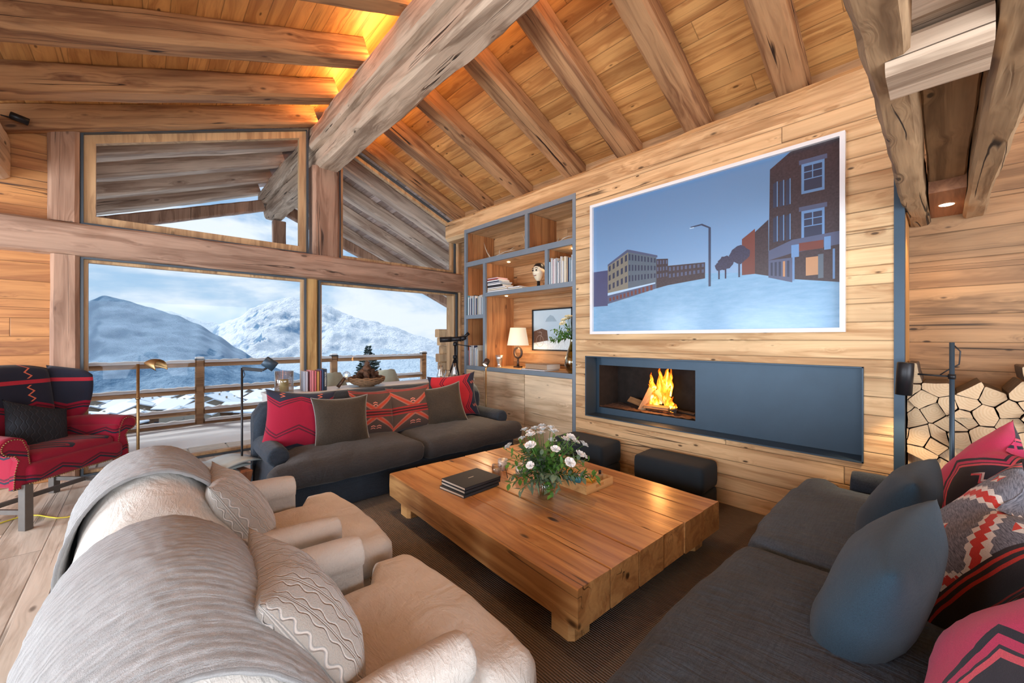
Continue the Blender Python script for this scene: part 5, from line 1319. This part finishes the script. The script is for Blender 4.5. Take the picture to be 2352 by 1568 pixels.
mag('big open magazine with arched pages on top of the side stool', (.46, 4.22, .405), .32, .64, .34, .022, .02)
# cable on the floor by the wing chair
m = MB(); m.tube([(-1.3+.06*k, 5.35+.10*math.sin(k*.8)-.02*k, .006) for k in range(22)], .005, 6); tag(m.build('power_cable', cm('cable yellow', (.75, .62, .05))), 'thin yellow cable lying on the floor behind the wing chair', 'cable')
# ================================================================== FIREWOOD STACK in the alcove
M_LOGE = Mat('split_log_end', .85); x_, y_, z_ = M_LOGE.xyz(); oi = M_LOGE.nt.nodes.new('ShaderNodeObjectInfo'); rn = E(M_LOGE.nt, oi.outputs['Random'])
_d = ((y_+rn*.06)*(y_+rn*.06)+(z_-.03)*(z_-.03)).pw(.5); _g = (_d*420+M_LOGE.noise(M_LOGE.coord(), 18, 3)*6).sin()*.5+.5; _n = M_LOGE.noise(M_LOGE.coord(), 60, 4)
M_LOGE.base(M_LOGE.scale(M_LOGE.mix(_g*.35+_n*.3, (.74, .55, .35), (.58, .37, .19)), rn.lin(0, 1, .82, 1.12))); M_LOGE.bump(_n+_g*.3, .4, .004)
M_LOGB = plain('log_bark', (.10, .065, .045), .9, 0, .5, 30, .7)
def voronoi_cells(pts, bx):
    cells = []
    for i, p in enumerate(pts):
        poly = [(bx[0], bx[2]), (bx[1], bx[2]), (bx[1], bx[3]), (bx[0], bx[3])]
        for j, q in enumerate(pts):
            if i == j or (p[0]-q[0])**2+(p[1]-q[1])**2 > .35: continue
            mx_, my_ = (p[0]+q[0])/2, (p[1]+q[1])/2; dx, dy = q[0]-p[0], q[1]-p[1]; out = []
            for k in range(len(poly)):
                a, b = poly[k], poly[(k+1) % len(poly)]
                fa = (a[0]-mx_)*dx+(a[1]-my_)*dy; fb = (b[0]-mx_)*dx+(b[1]-my_)*dy
                if fa <= 0: out.append(a)
                if (fa < 0) != (fb < 0) and fa != fb: t = fa/(fa-fb); out.append((a[0]+(b[0]-a[0])*t, a[1]+(b[1]-a[1])*t))
            poly = out
            if len(poly) < 3: break
        cells.append(poly)
    return cells
R_ = random.Random(23); pts = []
for r_ in range(17):
    for c_ in range(9):
        pts.append((-.98+c_*.138+(.069 if r_ % 2 else 0)+R_.uniform(-.058, .058), .03+r_*.075+R_.uniform(-.036, .036)))
cells = voronoi_cells(pts, (-1.05, .165, .0, 1.33))
ztop = lambda y: 1.27+.02*math.sin(y*9)-(.03 if -.18 < y < -.02 else 0)+(.02 if y < -.25 else 0)
cnt = 0
for (py, pz), poly in zip(pts, cells):
    if len(poly) < 3: continue
    cy = sum(p[0] for p in poly)/len(poly); cz = sum(p[1] for p in poly)/len(poly)
    if cz > ztop(cy)-.03: continue
    L = .46+R_.uniform(-.03, .03); x0 = XB+.07+R_.uniform(0, .05); out = []
    for k in range(len(poly)):
        a, b = poly[k], poly[(k+1) % len(poly)]
        for t in (.06, .5, .94):
            y, z = a[0]+(b[0]-a[0])*t-cy, a[1]+(b[1]-a[1])*t-cz; l = math.hypot(y, z)+1e-6; q = (l-.001-R_.uniform(0, .005))/l; q = max(q, .5)
            out.append((y*q, z*q))
    m = MB(); n = len(out)
    m.add([(0, y, z) for y, z in out], [tuple(range(n))], 0)
    vs = [(0, y, z) for y, z in out]+[(L, y*.97, z*.97) for y, z in out]; m.add(vs, [(i, (i+1) % n, n+(i+1) % n, n+i) for i in range(n)], 1)
    m.add([(L, y*.97, z*.97) for y, z in out], [tuple(range(n))[::-1]], 0)
    o = m.build('firewood_log', [M_LOGE, M_LOGB]); o.location = (x0, cy, cz); tag(o, 'split log end-on in the firewood stack of the right alcove', 'log', 'stacked firewood in the alcove'); cnt += 1
# ================================================================== TIE BEAMS at the top right
tb = thing('tie_beam', 'left one of the paired rough tie beams at the top right', 'beam'); m = MB(); hewn(m, (-.4, .118, 2.52), (4.49, .118, 2.52), .115, .25, 71, .010, chamf=.14); m.build('timber', M_TRUSS, tb)
tb = thing('tie_beam', 'right one of the paired rough tie beams at the top right', 'beam'); m = MB(); hewn(m, (-.4, -.165, 2.52), (4.49, -.165, 2.52), .11, .25, 72, .010, chamf=.14); m.build('timber', M_TRUSS, tb)
m = MB(); hewn(m, (2.05, -.025, 2.585), (3.71, -.025, 2.585), .165, .16, 73, .006, chamf=.05); tag(m.build('filler_beam', M_TRUSS), 'knotty filler timber sandwiched between the paired tie beams', 'beam')
eb = thing('end_block', 'reddish block with a recessed spotlight between the ends of the tie beams', 'block', (4.1, -.025, 2.43)); m = MB(); m.box(-.39, .385, -.082, .082, 0, .22); m.build('timber', wood('red_block', (.2, .07, .03), (.5, .22, .10), 'x', knots=0, cracks=.2), eb)
m = MB(); m.lathe([(0, -.003), (.035, -.003), (.038, 0), (0, 0)], 24); m.build('recessed_light', M_BULBS, eb)
spot('niche_spot_light', (4.1, -.025, 2.41), (4.15, -.03, 0), 16, (1, .72, .42), 1.9, .7, .03)
kp = thing('king_post', 'weathered king post with a wider chamfered foot gripped by the tie beams', 'post', (1.885, 0, 0))
m = MB(); hewn(m, (0, -.016, 2.50), (0, -.016, 4.02), .225, .18, 74, .004, up=(0, 1, 0), chamf=.04); m.build('post', M_RIDGE, kp)
m = MB(); hewn(m, (0, .125, 2.415), (0, -.105, 2.415), .225, .115, 75, .003, seg=3, chamf=.16); m.build('foot_block', M_RIDGE, kp)
# ================================================================== BIG FRAMED PRINT
PY0, PY1, PZ0, PZ1 = .485, 2.78, 1.549, 3.043
bp_ = thing('large_picture', 'huge white-framed print of a snowy blue street at dusk above the fireplace', 'picture', (XB-.001, (PY0+PY1)/2, (PZ0+PZ1)/2))
hw, hh = (PY1-PY0)/2, (PZ1-PZ0)/2; ft = .032
m = MB()
for y0, y1, z0, z1 in ((-hw, hw, hh-ft, hh), (-hw, hw, -hh, -hh+ft), (-hw, -hw+ft, -hh+ft, hh-ft), (hw-ft, hw, -hh+ft, hh-ft)): m.box(-.045, 0, y0, y1, z0, z1)
m.build('frame', M_WHITE, bp_)
def pm(name, c, var=.1, sc=6):
    M = plain('print_'+name, c, .42, 0, var, sc, 0); M.inp('Coat Weight', .55); M.inp('Coat Roughness', .16); return M
iw, ih = hw-ft, hh-ft
def P(u, v): return (iw-2*iw*u, -ih+2*ih*v)       # u 0..1 left to right in the photo, v up
M_PSKY = Mat('print_dusk_sky', .42); _x, _y, _z = M_PSKY.xyz(); M_PSKY.base(M_PSKY.ramp((_z+.3).lin(-.3, 1.05), [(0, (.30, .46, .66)), (.5, (.17, .32, .54)), (1, (.11, .23, .43))])); M_PSKY.inp('Coat Weight', .55); M_PSKY.inp('Coat Roughness', .16)
M_PSN = Mat('print_blue_snow', .42); _x, _y, _z = M_PSN.xyz(); _n = M_PSN.noise(M_PSN.vec(0., _y*3, _z*14), 2.2, 5, .65); M_PSN.base(M_PSN.mix(_n.lin(.15, .85), (.12, .30, .50), (.26, .48, .70))); M_PSN.inp('Coat Weight', .55); M_PSN.inp('Coat Roughness', .16)
mats = [M_PSKY, M_PSN, pm('ochre_wall', (.20, .19, .15)), pm('blue_wall', (.055, .065, .16)), pm('dark_brick', (.035, .022, .030), .5, 60), pm('window_blue', (.12, .25, .48)), pm('window_dark', (.02, .03, .07)), pm('rust', (.14, .035, .025)), pm('slate', (.07, .09, .17)), pm('light', (.45, .24, .12)), pm('pale_snow_line', (.40, .58, .76)), pm('tree', (.03, .03, .07), .5, 80), pm('teal_wall', (.085, .12, .16)), pm('grey_pole', (.035, .05, .10))]
m = MB(); m.box(-.012, -.004, -iw, iw, -ih, ih, 0); LAY = [0]
def poly(mi, *uv):
    LAY[0] += 1; x = -.0125-.00001*LAY[0]
    m.add([(x, *P(u, v)) for u, v in uv], [tuple(range(len(uv)))], mi)
def rect(mi, u0, v0, u1, v1): poly(mi, (u0, v0), (u1, v0), (u1, v1), (u0, v1))
HZ = .33
poly(1, (0, 0), (1, 0), (1, .27), (.80, .33), (.55, .37), (.35, .32), (.12, .23), (0, .20))
# left street row: generic facades receding to the right
rect(3, 0, .20, .085, .48)
def facade(mi, u0, u1, zb0, zt0, zb1, zt1, nx, ny, wmi, lo=.30):
    poly(mi, (u0, zb0), (u1, zb1), (u1, zt1), (u0, zt0))
    for i in range(nx):
        for j in range(ny):
            a, b = (i+.25)/nx, (i+.75)/nx; c, d = lo+(1-lo)*(j+.2)/ny, lo+(1-lo)*(j+.78)/ny
            def q(s_, t): zb = zb0+(zb1-zb0)*s_; zt = zt0+(zt1-zt0)*s_; return (u0+(u1-u0)*s_, zb+(zt-zb)*t)
            poly(wmi, q(a, c), q(b, c), q(b, d), q(a, d))
facade(2, .085, .20, .215, .52, .25, .60, 5, 3, 6)
facade(12, .20, .345, .25, .60, .30, .525, 9, 3, 6)
poly(8, (.085, .525), (.195, .615), (.21, .61), (.35, .535), (.35, .52), (.20, .595), (.085, .51))
facade(4, .345, .40, .30, .51, .315, .50, 4, 3, 8)
facade(4, .40, .56, .315, .45, .335, .44, 9, 2, 8)
poly(10, (.085, .30), (.34, .345), (.34, .335), (.085, .28)); poly(8, (.085, .28), (.34, .335), (.34, .30), (.085, .215))
for k in range(12): rect(7, .095+k*.02, .235+k*.005, .106+k*.02, .262+k*.006)
# right dark block with windows and shop front
poly(4, (.79, .30), (1, .24), (1, 1), (.86, 1), (.795, .93))
poly(4, (.745, .33), (.79, .31), (.79, .64), (.745, .58)); poly(7, (.70, .33), (.745, .33), (.745, .60), (.70, .55))
for v0 in (.50, .76):
    rect(8, .885, v0+.15, .965, v0+.175); rect(5, .892, v0-.015, .958, v0+.15); rect(6, .90, v0, .951, v0+.135)
    for t in (.06, .10): rect(5, .90, v0+t, .951, v0+t+.005)
    rect(5, .923, v0+.06, .926, v0+.135)
for u0 in (.805, .825, .845):
    for v0 in (.50, .70): poly(6, (u0, v0), (u0+.012, v0+.004), (u0+.012, v0+.15), (u0, v0+.14)); poly(5, (u0+.012, v0+.004), (u0+.015, v0+.004), (u0+.015, v0+.15), (u0+.012, v0+.15))
poly(8, (.79, .455), (.865, .50), (1, .51), (1, .44), (.865, .425), (.79, .40)); rect(7, .885, .43, .955, .475); rect(5, .862, .40, .885, .47); rect(5, .957, .42, .975, .49)
poly(8, (.79, .30), (.865, .26), (.865, .40), (.79, .40)); rect(9, .905, .29, .94, .39); rect(12, .94, .27, .955, .40); rect(5, .865, .27, .872, .40); rect(5, .98, .26, .986, .42)
for k in range(5): poly(9 if k == 3 else 6, (.797+k*.013, .31-k*.004), (.804+k*.013, .308-k*.004), (.804+k*.013, .385), (.797+k*.013, .385))
# bare trees, a street lamp
for cu, cv, r_ in ((.64, .42, .035), (.69, .46, .045), (.615, .40, .02)):
    poly(11, *[(cu+r_*math.cos(a)*(.7+.5*abs(nz(a*3, cu*9))), cv+r_*1.5*math.sin(a)*(.7+.5*abs(nz(a*3, 4+cu*9)))) for a in [2*PI*i/18 for i in range(18)]]); rect(11, cu-.003, .32, cu+.003, cv)
rect(13, .574, .28, .583, .66); poly(13, (.583, .66), (.583, .65), (.545, .685), (.50, .682), (.50, .69), (.548, .695)); rect(10, .496, .676, .515, .684)
m.build('print', mats, bp_, weld=False)
# ================================================================== OUTSIDE
m = MB(); m.box(-6, 9, YW+.2, 7.0, -.12, -.012); tag(m.build('terrace_paving', M_STONE), 'pale paving strip of the terrace along the glass', 'paving')
m = MB()
for k in range(34):
    x0 = -5+k*.42
    m.box(x0, x0+.40, YW+.16, 6.98+.02*math.sin(k*2.1), -.013, .006)
tag(m.build('paving_edge', M_STONE), 'row of pale stone slabs at the edge of the terrace snow', 'paving')
m = MB(); m.grid(lambda u, v: Vector((-6+15*u, 7.0+1.58*v+.06*nz(u*22, 3.)*(1-v)+.05*nz(u*60, 9), (-.01+.075*sstep(0, .15, v)+.03*nz(u*7, v*3)+.012*nz(u*30, v*12))*(1 if v < .98 else 0))), 160, 40); m.box(-6, 9, 7.0, 8.58, -.14, -.02)
tag(m.build('terrace_snow', M_SNOW), 'smooth untouched snow lying on the terrace', 'snow', kind='stuff')
# railing
RYY = 8.42
def rpost(x, h, label, y=RYY):
    p = thing('railing_post', label, 'post', (x, y, 0)); m = MB(); hewn(m, (0, 0, -.03), (0, 0, h), .12, .12, int(x*7), .004, seg=8, up=(0, 1, 0)); m.build('timber', M_RAIL, p)
    m = MB(); m.box(-.066, .066, -.066, .066, h, h+.02); m.build('metal_cap', M_BLACK, p)
    m = MB(); softbox(m, .12, .12, .035, .015, 6, c=(0, 0, h+.035)); m.build('snow_cap', M_SNOW, p)
rpost(.70, 1.14, 'wooden railing post in front of the village, left of the lamp'); rpost(2.86, 1.14, 'wooden railing post right of the window mullion'); rpost(-1.5, 1.14, 'wooden railing post behind the wing chair'); rpost(4.92, 1.14, 'wooden railing post at the right end of the terrace')
bays = [(-3.6, -1.5), (-1.5, .70), (.70, 2.86), (2.86, 4.92)]
for b, (xa, xb) in enumerate(bays):
    for k, z in enumerate((1.07, .63, .28, -.04)):
        r = thing('rail', f'round timber rail capped with snow, {["top", "second", "third", "lowest"][k]} one, in railing bay {["far left", "left", "centre", "right"][b]}', 'rail', (0, RYY-.03, max(z, .09)), 0, 'terrace rails')
        m = MB(); hewn(m, (xa+.06, 0, 0), (xb-.06, 0, 0), .085, .08, b*4+k, .004, seg=16, chamf=.3); m.build('timber', M_RAIL, r)
        m = MB(); n = 40
        m.grid(lambda u, v: Vector((xa+.065+(xb-xa-.13)*u, -.044*math.cos(v*PI)*(1+.12*nz(u*30, b+k)), .030+.048*math.sin(v*PI)*(1+.5*nz(u*26, k*3., b)))), n, 8); m.build('snow_cap', M_SNOW, r)
# gable truss of the overhang
TY = 9.62
m = MB(); hewn(m, (-1.6, TY, zL(-1.6)-.26), (1.84, TY, zL(1.84)-.36), .16, .22, 81, .008); tag(m.build('gable_chord', M_POSTZ), 'sloping outdoor truss chord left of the ridge end', 'beam')
m = MB(); hewn(m, (2.25, TY, zR(2.25)-.36), (6.6, TY, zR(6.6)-.34), .16, .22, 82, .008); tag(m.build('gable_chord', M_POSTZ), 'sloping outdoor truss chord right of the ridge end', 'beam')
m = MB(); hewn(m, (2.14, TY, 3.0), (2.14, TY, 3.99), .24, .18, 83, .005, up=(0, 1, 0)); tag(m.build('gable_post', M_POSTZ), 'short outdoor king post under the end of the ridge beam', 'post')
m = MB(); hewn(m, (-2.2, TY, 2.92), (6.7, TY, 2.92), .16, .18, 84, .006); tag(m.build('gable_tie', M_POSTZ), 'horizontal outdoor tie beam of the gable truss', 'beam')
# log-built cheek wall at the right end of the terrace
for k in range(11):
    m = MB(); x0 = 5.12-.10*((k*7) % 3)*.5-.03*k*.2; hewn(m, (x0, 7.9, .10+.19*k), (6.4, 7.9, .10+.19*k), .17, .186, 90+k, .006, seg=6, chamf=.12)
    if k < 9: tag(m.build('wall_log', M_OUTW), f'squared larch log of the cheek wall outside right, {ORD[k]} from the ground', 'log wall', 'cheek wall logs')
m = MB(); hewn(m, (4.93, 7.25, 0), (4.93, 7.25, 2.85), .17, .17, 95, .004, up=(0, 1, 0)); tag(m.build('post', M_OUTW), 'outdoor larch post before the cheek wall, right window', 'post')
m = MB(); hewn(m, (5.02, 6.75, 0), (5.02, 6.75, 2.9), .14, .14, 96, .004, up=(0, 1, 0)); tag(m.build('post', M_OUTW), 'outdoor larch post close to the right edge of the glass', 'post')
m = MB(); hewn(m, (4.70, 7.5, 2.66), (6.4, 7.5, 2.66), .16, .20, 97, .006); tag(m.build('bracket_beam', M_POSTZ), 'reddish bracket beam end under the overhang outside right', 'beam')
# sheepskin covered outdoor chairs + lantern
M_FLEECE = fabric('pale_fleece', (.62, .62, .47), (.50, .50, .36), sc=500, mel=.4, sheen=.6, wr=.5)
for k, (x, lab) in enumerate(((2.32, 'outdoor chair draped with a pale fleece, behind the pine cone bowl'), (3.28, 'outdoor chair draped with a pale fleece, right of the pine cone bowl'))):
    c = thing('outdoor_chair', lab, 'chair', (x, 6.72, 0), 0, 'fleece covered outdoor chairs')
    def fl_(u, v):
        a = (u-.5)*PI*1.15; return Vector((.30*math.sin(a)*(1-.55*v**2.2)+.01*nz(u*9, v*7), .22-.30*math.cos(a)*(1-.35*v)+.015*nz(u*8, v*8, 2), .35+.60*v*(1-.10*abs(u-.5))+.012*nz(u*7, v*5, 4)))
    m = MB(); m.grid(fl_, 26, 18); o = m.build('fleece', M_FLEECE, c); s2 = o.modifiers.new('s', 'SOLIDIFY'); s2.thickness = .045
    m = MB(); softbox(m, .5, .5, .07, .03, 10, c=(0, .25, .40)); m.build('seat', M_LEG, c)
    for sx in (-.2, .2):
        for sy in (.05, .45): mm = MB(); mm.tube([(sx, sy, 0), (sx*.9, sy, .38)], .018, 8); mm.build('leg', M_LEG, c)
# ---------------------------------------------------------------- hillside, village
def gz(x, y):
    d = math.hypot(x, y); return -17.0-.086*d+1.5*nz(x*.02, y*.02)+.3*nz(x*.12, y*.12)
M_HILL = Mat('snowy_hillside', .8); n = M_HILL.noise(M_HILL.coord(), .12, 5, .65); M_HILL.base(M_HILL.mix(n.ss(.46, .58), (.66, .73, .82), (.10, .13, .15))); M_HILL.bump(n, .4, .5)
def hill(u, v):
    y = 12+v*v*440; x = (-1.25+2.3*u)*(y*.95+12); return Vector((x, y, gz(x, y)-max(0, v-.86)**2*1400))
m = MB(); m.grid(hill, 90, 90); tag(m.build('hillside', M_HILL), 'snow covered village slope falling away below the terrace', 'hillside')
M_ROOFS = plain('snowy_roof', (.74, .80, .88), .7, 0, .06, 1.5, 0); M_CHW = wood('chalet_timber', (.07, .035, .02), (.24, .13, .07), 'x', ('z', .3), None, knots=0, cracks=0); M_CHP = plain('chalet_plaster', (.36, .29, .22), .8, 0, .1, 2, 0); M_CHG = plain('chalet_glass', (.05, .07, .10), .2, 0, .1, 2, 0)
def chalet_proto(W, D, H, timber=True):
    r = thing('chalet', 'x', 'house', (0, 0, 0)); m = MB(); m.box(-W/2, W/2, -D/2, D/2, -4, H*.45); m.build('ground_floor', M_CHP, r)
    m = MB(); rz = H+W*.20; vs = [(x, y, z) for y in (-D/2-.01, D/2+.01) for x, z in ((-W/2, H*.45), (W/2, H*.45), (W/2, H), (0, rz), (-W/2, H))]
    m.add(vs, [(0, 1, 2, 3, 4), (9, 8, 7, 6, 5), (0, 5, 6, 1), (1, 6, 7, 2), (2, 7, 8, 3), (3, 8, 9, 4), (4, 9, 5, 0)]); m.build('upper_floor', M_CHW if timber else M_CHP, r)
    o = 1.1; m = MB()
    for s_ in (-1, 1):
        q = [(0, rz+.05), (s_*(W/2+o), H-.2*o*1+.0), (s_*(W/2+o), H-.2*o+.45), (0, rz+.55)]
        vs = [(x, y, z) for y in (-D/2-o*1.3, D/2+o*1.3) for x, z in q]; m.add(vs, [(0, 1, 2, 3), (7, 6, 5, 4), (0, 4, 5, 1), (1, 5, 6, 2), (2, 6, 7, 3), (3, 7, 4, 0)])
    m.build('snowy_roof', M_ROOFS, r)
    m = MB(); m.box(W*.15, W*.15+.6, 0, .6, H, rz+.6); m.build('chimney', M_CHP, r)
    for f in range(2):
        m = MB()
        for k in range(4): x = -W/2+W*(k+.3)/4; m.box(x, x+W*.12, -D/2-.05, -D/2+.05, H*(.15+.42*f), H*(.32+.42*f))
        m.build('window_row', M_CHG, r)
    m = MB(); m.box(-W/2-.3, W/2+.3, -D/2-1.2, -D/2, H*.46, H*.46+.25); m.box(-W/2-.3, W/2+.3, -D/2-1.2, -D/2-1.1, H*.46+.25, H*.46+1.1); m.build('balcony', M_CHW, r)
    return r
protos = [chalet_proto(11, 9, 6.5), chalet_proto(14, 10, 7.5, False), chalet_proto(9, 8, 5.2)]
R_ = random.Random(31); used = set(); placed = []; kk = 0
s_, c_ = math.sin(TH), math.cos(TH)
lab_d = ['in the nearest village row', 'in the middle village rows', 'in the farthest village rows']
for tries in range(6000):
    if kk >= 150: break
    d = 132+ (R_.random()**.85)*300; uu = R_.uniform(-1.2, -.15)
    x, y = d*(s_+uu*c_), d*(c_-uu*s_)
    if y < 70 or y > 430: continue
    if any((x-a)**2+(y-b)**2 < (13 if d < 120 else 15)**2 for a, b in placed): continue
    placed.append((x, y)); band_ = 0 if d < 190 else (1 if d < 290 else 2)
    pi_ = kk % 3; wall = ['dark timber', 'white plastered', 'small timber'][pi_]
    col_ = 'left' if uu < -.85 else ('centre left' if uu < -.62 else ('centre' if uu < -.4 else 'right'))
    lab = f'{wall} snow-roofed chalet {lab_d[band_]}, {col_} in the window'
    g = f'{wall} chalets {lab_d[band_]} {col_}'
    if pi_ not in used: used.add(pi_); o = protos[pi_]; o.location = (x, y, gz(x, y)+.3); o.rotation_euler = (0, 0, R_.uniform(-.9, .9)); o['label'] = lab; o['group'] = g
    else: dup(protos[pi_], (x, y, gz(x, y)+.3), (0, 0, R_.uniform(-.9, .9)), lab, g)
    kk += 1
# conifers
M_NEED = Mat('frosted_needles', .8); n = M_NEED.noise(M_NEED.coord(), 2.2, 4, .7); gx_, gy_, gz_ = (None,)*3
geo = M_NEED.nt.nodes.new('ShaderNodeNewGeometry'); sp_ = M_NEED.nt.nodes.new('ShaderNodeSeparateXYZ'); M_NEED.nt.links.new(geo.outputs['Normal'], sp_.inputs[0]); nzz = E(M_NEED.nt, sp_.outputs[2])
M_NEED.base(M_NEED.mix((nzz*.6+n*.8).ss(.62, .95), (.035, .065, .05), (.62, .70, .74)))
def conifer_mb(H, R, seed, dens=1.0, nl=26):
    m = MB(); R_ = random.Random(seed)
    for l in range(nl):
        t = l/nl; z = H*(.08+.90*t); rad = R*(1-t)**.85*(1+.12*R_.uniform(-1, 1)); nb_ = max(11 if nl > 40 else 5, int((15*(1-t)+5)*dens))
        for b in range(nb_):
            a = 2*PI*b/nb_+l*.7+R_.uniform(-.2, .2); L = rad*R_.uniform(.75, 1.1); dr = Vector((math.cos(a), math.sin(a), -.30+.6*t+R_.uniform(-.15, .15))); base = Vector((0, 0, z+R_.uniform(-.7, .7)*H*.9/nl))
            # spray of needles: central leaf plus side twigs
            leaf(m, base, dr, L, L*.22+.04, (R_.uniform(-1.2, 1.2), R_.uniform(-1.2, 1.2), .7), n=4, curl=.10)
            for q in range(5):
                f = .28+.15*q; p = base+dr.normalized()*L*f
                for sd in (-1, 1):
                    aa = a+sd*.85; leaf(m, p, (math.cos(aa), math.sin(aa), -.18+.4*t), L*(1-f)*.62+.10, .09+L*.06, (R_.uniform(-1.5, 1.5), R_.uniform(-1.5, 1.5), .5), n=2, curl=.12)
    return m
def conifer(name, label, H, R, loc, seed, dens=1., group=None, nl=26):
    t = thing(name, label, 'tree', loc, 0, group); m = MB(); m.tube([(0, 0, -.3), (0, 0, H*.95)], [H*.018, .01], 8); m.build('trunk', plain('tree_bark', (.09, .06, .045), .9, 0, .3, 8, 0) if 'bark' not in COLS else COLS['bark'], t)
    conifer_mb(H, R, seed, dens, nl).build('branches', M_NEED, t, weld=False); return t
COLS['bark'] = plain('tree_bark', (.09, .06, .045), .9, 0, .3, 8, 0)
conifer('fir_tree', 'big frosted fir tree close behind the railing in the right window', 21.0, 6.2, (9.35, 22.0, -19.5), 5, 1.3, None, 120)
pt = conifer('fir_tree', 'x', 9, 2.4, (0, 0, -500), 8, .55, 'village firs', 14); first = True
R_ = random.Random(77)
for k in range(110):
    d = R_.uniform(110, 330); uu = R_.uniform(-1.2, -.15); x, y = d*(s_+uu*c_), d*(c_-uu*s_)
    if y < 60 or any((x-a)**2+(y-b)**2 < 49 for a, b in placed): continue
    band_ = 0 if d < 170 else (1 if d < 250 else 2); lab = f'small frosted fir tree {["near the railing", "between the middle chalets", "among the farthest chalets"][band_]}'
    g = f'village firs {band_}'; sc = R_.uniform(.45, .95)
    if first: pt.location = (x, y, gz(x, y)); pt.scale = (sc,)*3; pt['label'] = lab; pt['group'] = g; first = False
    else: o = dup(pt, (x, y, gz(x, y)), (0, 0, R_.uniform(0, 6)), lab, g); o.scale = (sc,)*3
# ---------------------------------------------------------------- mountains
def mountain(name, label, prof, dist, depth, seed, rough, mat, foot=-60, nu=150, nv=46, jag=1.0):
    """crest given as (bearing u, elevation ratio v) pairs at distance dist; a real ridge with front and back slopes"""
    us = [p[0] for p in prof]
    def crest(u):
        for (a, va), (b, vb) in zip(prof, prof[1:]):
            if a <= u <= b: t = (u-a)/(b-a); return va+(vb-va)*(t*t*(3-2*t)*.5+t*.5)
        return prof[-1][1]
    def f(a, b):
        u = us[0]+(us[-1]-us[0])*a; h = crest(u)*dist+CAMH
        if b < .8:
            t = b/.8; dd = dist-depth*(1-t); z = foot+(h-foot)*(t**1.15)
        else:
            t = (b-.8)/.2; dd = dist+depth*.6*t; z = h+(foot-h)*t
        x, y = dd*(s_+u*c_), dd*(c_-u*s_); amp = rough*(h-foot)
        k = sstep(0, .25, b)*(1-.5*sstep(.8, 1., b))
        rg = 1-abs(mnoise.fractal(Vector((x, y, z*.6))*(3.2/depth)+Vector((seed, 0, 0)), 1., 2., 5))*2
        rg2 = mnoise.fractal(Vector((x, y, z))*(14/depth)+Vector((0, seed, 0)), .9, 2., 4)
        z += amp*k*(rg-.75)*.55*(1 if b < .77 else .35)+amp*.16*rg2*k*jag
        q = amp*.5*rg*k*sstep(.8, .6, b); x -= q*s_*.6; y -= q*c_*.6
        return Vector((x, y, z))
    m = MB(); m.grid(f, nu, nv); return tag(m.build(name, mat), label, 'mountain')
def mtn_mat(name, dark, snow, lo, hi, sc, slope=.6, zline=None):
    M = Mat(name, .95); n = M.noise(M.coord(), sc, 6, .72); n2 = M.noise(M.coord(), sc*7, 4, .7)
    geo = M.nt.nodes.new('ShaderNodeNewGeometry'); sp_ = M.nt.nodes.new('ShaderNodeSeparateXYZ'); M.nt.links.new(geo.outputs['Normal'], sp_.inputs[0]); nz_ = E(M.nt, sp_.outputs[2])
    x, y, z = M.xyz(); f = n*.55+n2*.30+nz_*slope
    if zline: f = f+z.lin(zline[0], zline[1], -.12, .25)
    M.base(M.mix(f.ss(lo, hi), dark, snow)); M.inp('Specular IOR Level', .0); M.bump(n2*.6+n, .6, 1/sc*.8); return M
ML1 = mtn_mat('haze_tinted_forest_slope', (.11, .21, .33), (.36, .50, .64), .80, 1.16, .020)  # aerial haze is mixed into these mountain colours, there is no haze volume
ML2 = mtn_mat('haze_tinted_snow_peak', (.24, .40, .58), (.90, .95, 1.0), .60, .80, .010, zline=(100, 420))
ML3 = mtn_mat('far_haze_tinted_range', (.45, .60, .74), (.78, .87, .94), .70, 1.1, .006)
pxu = lambda x: (x-1176)/FPX
pyv = lambda y: (777-y)/FPX
def pp(*a): return [(pxu(x), pyv(y)) for x, y in a]
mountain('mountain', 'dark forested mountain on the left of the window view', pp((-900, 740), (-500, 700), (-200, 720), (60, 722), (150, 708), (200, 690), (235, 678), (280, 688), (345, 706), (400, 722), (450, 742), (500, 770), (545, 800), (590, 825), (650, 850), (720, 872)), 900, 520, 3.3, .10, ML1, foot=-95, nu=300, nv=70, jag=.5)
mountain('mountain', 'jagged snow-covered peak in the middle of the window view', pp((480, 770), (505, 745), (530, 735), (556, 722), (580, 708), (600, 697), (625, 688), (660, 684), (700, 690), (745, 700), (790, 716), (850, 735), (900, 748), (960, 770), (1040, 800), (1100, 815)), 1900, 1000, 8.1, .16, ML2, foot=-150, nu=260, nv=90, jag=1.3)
mountain('mountain', 'low dark foothill below the snowy peak in the right window', pp((560, 840), (640, 815), (720, 800), (800, 806), (880, 800), (960, 812), (1060, 838), (1120, 850)), 1300, 600, 5.5, .14, mtn_mat('haze_tinted_foothill', (.30, .45, .60), (.68, .80, .90), .70, 1.05, .014), foot=-120, nu=200, nv=60)  # foothill colours carry painted haze as well
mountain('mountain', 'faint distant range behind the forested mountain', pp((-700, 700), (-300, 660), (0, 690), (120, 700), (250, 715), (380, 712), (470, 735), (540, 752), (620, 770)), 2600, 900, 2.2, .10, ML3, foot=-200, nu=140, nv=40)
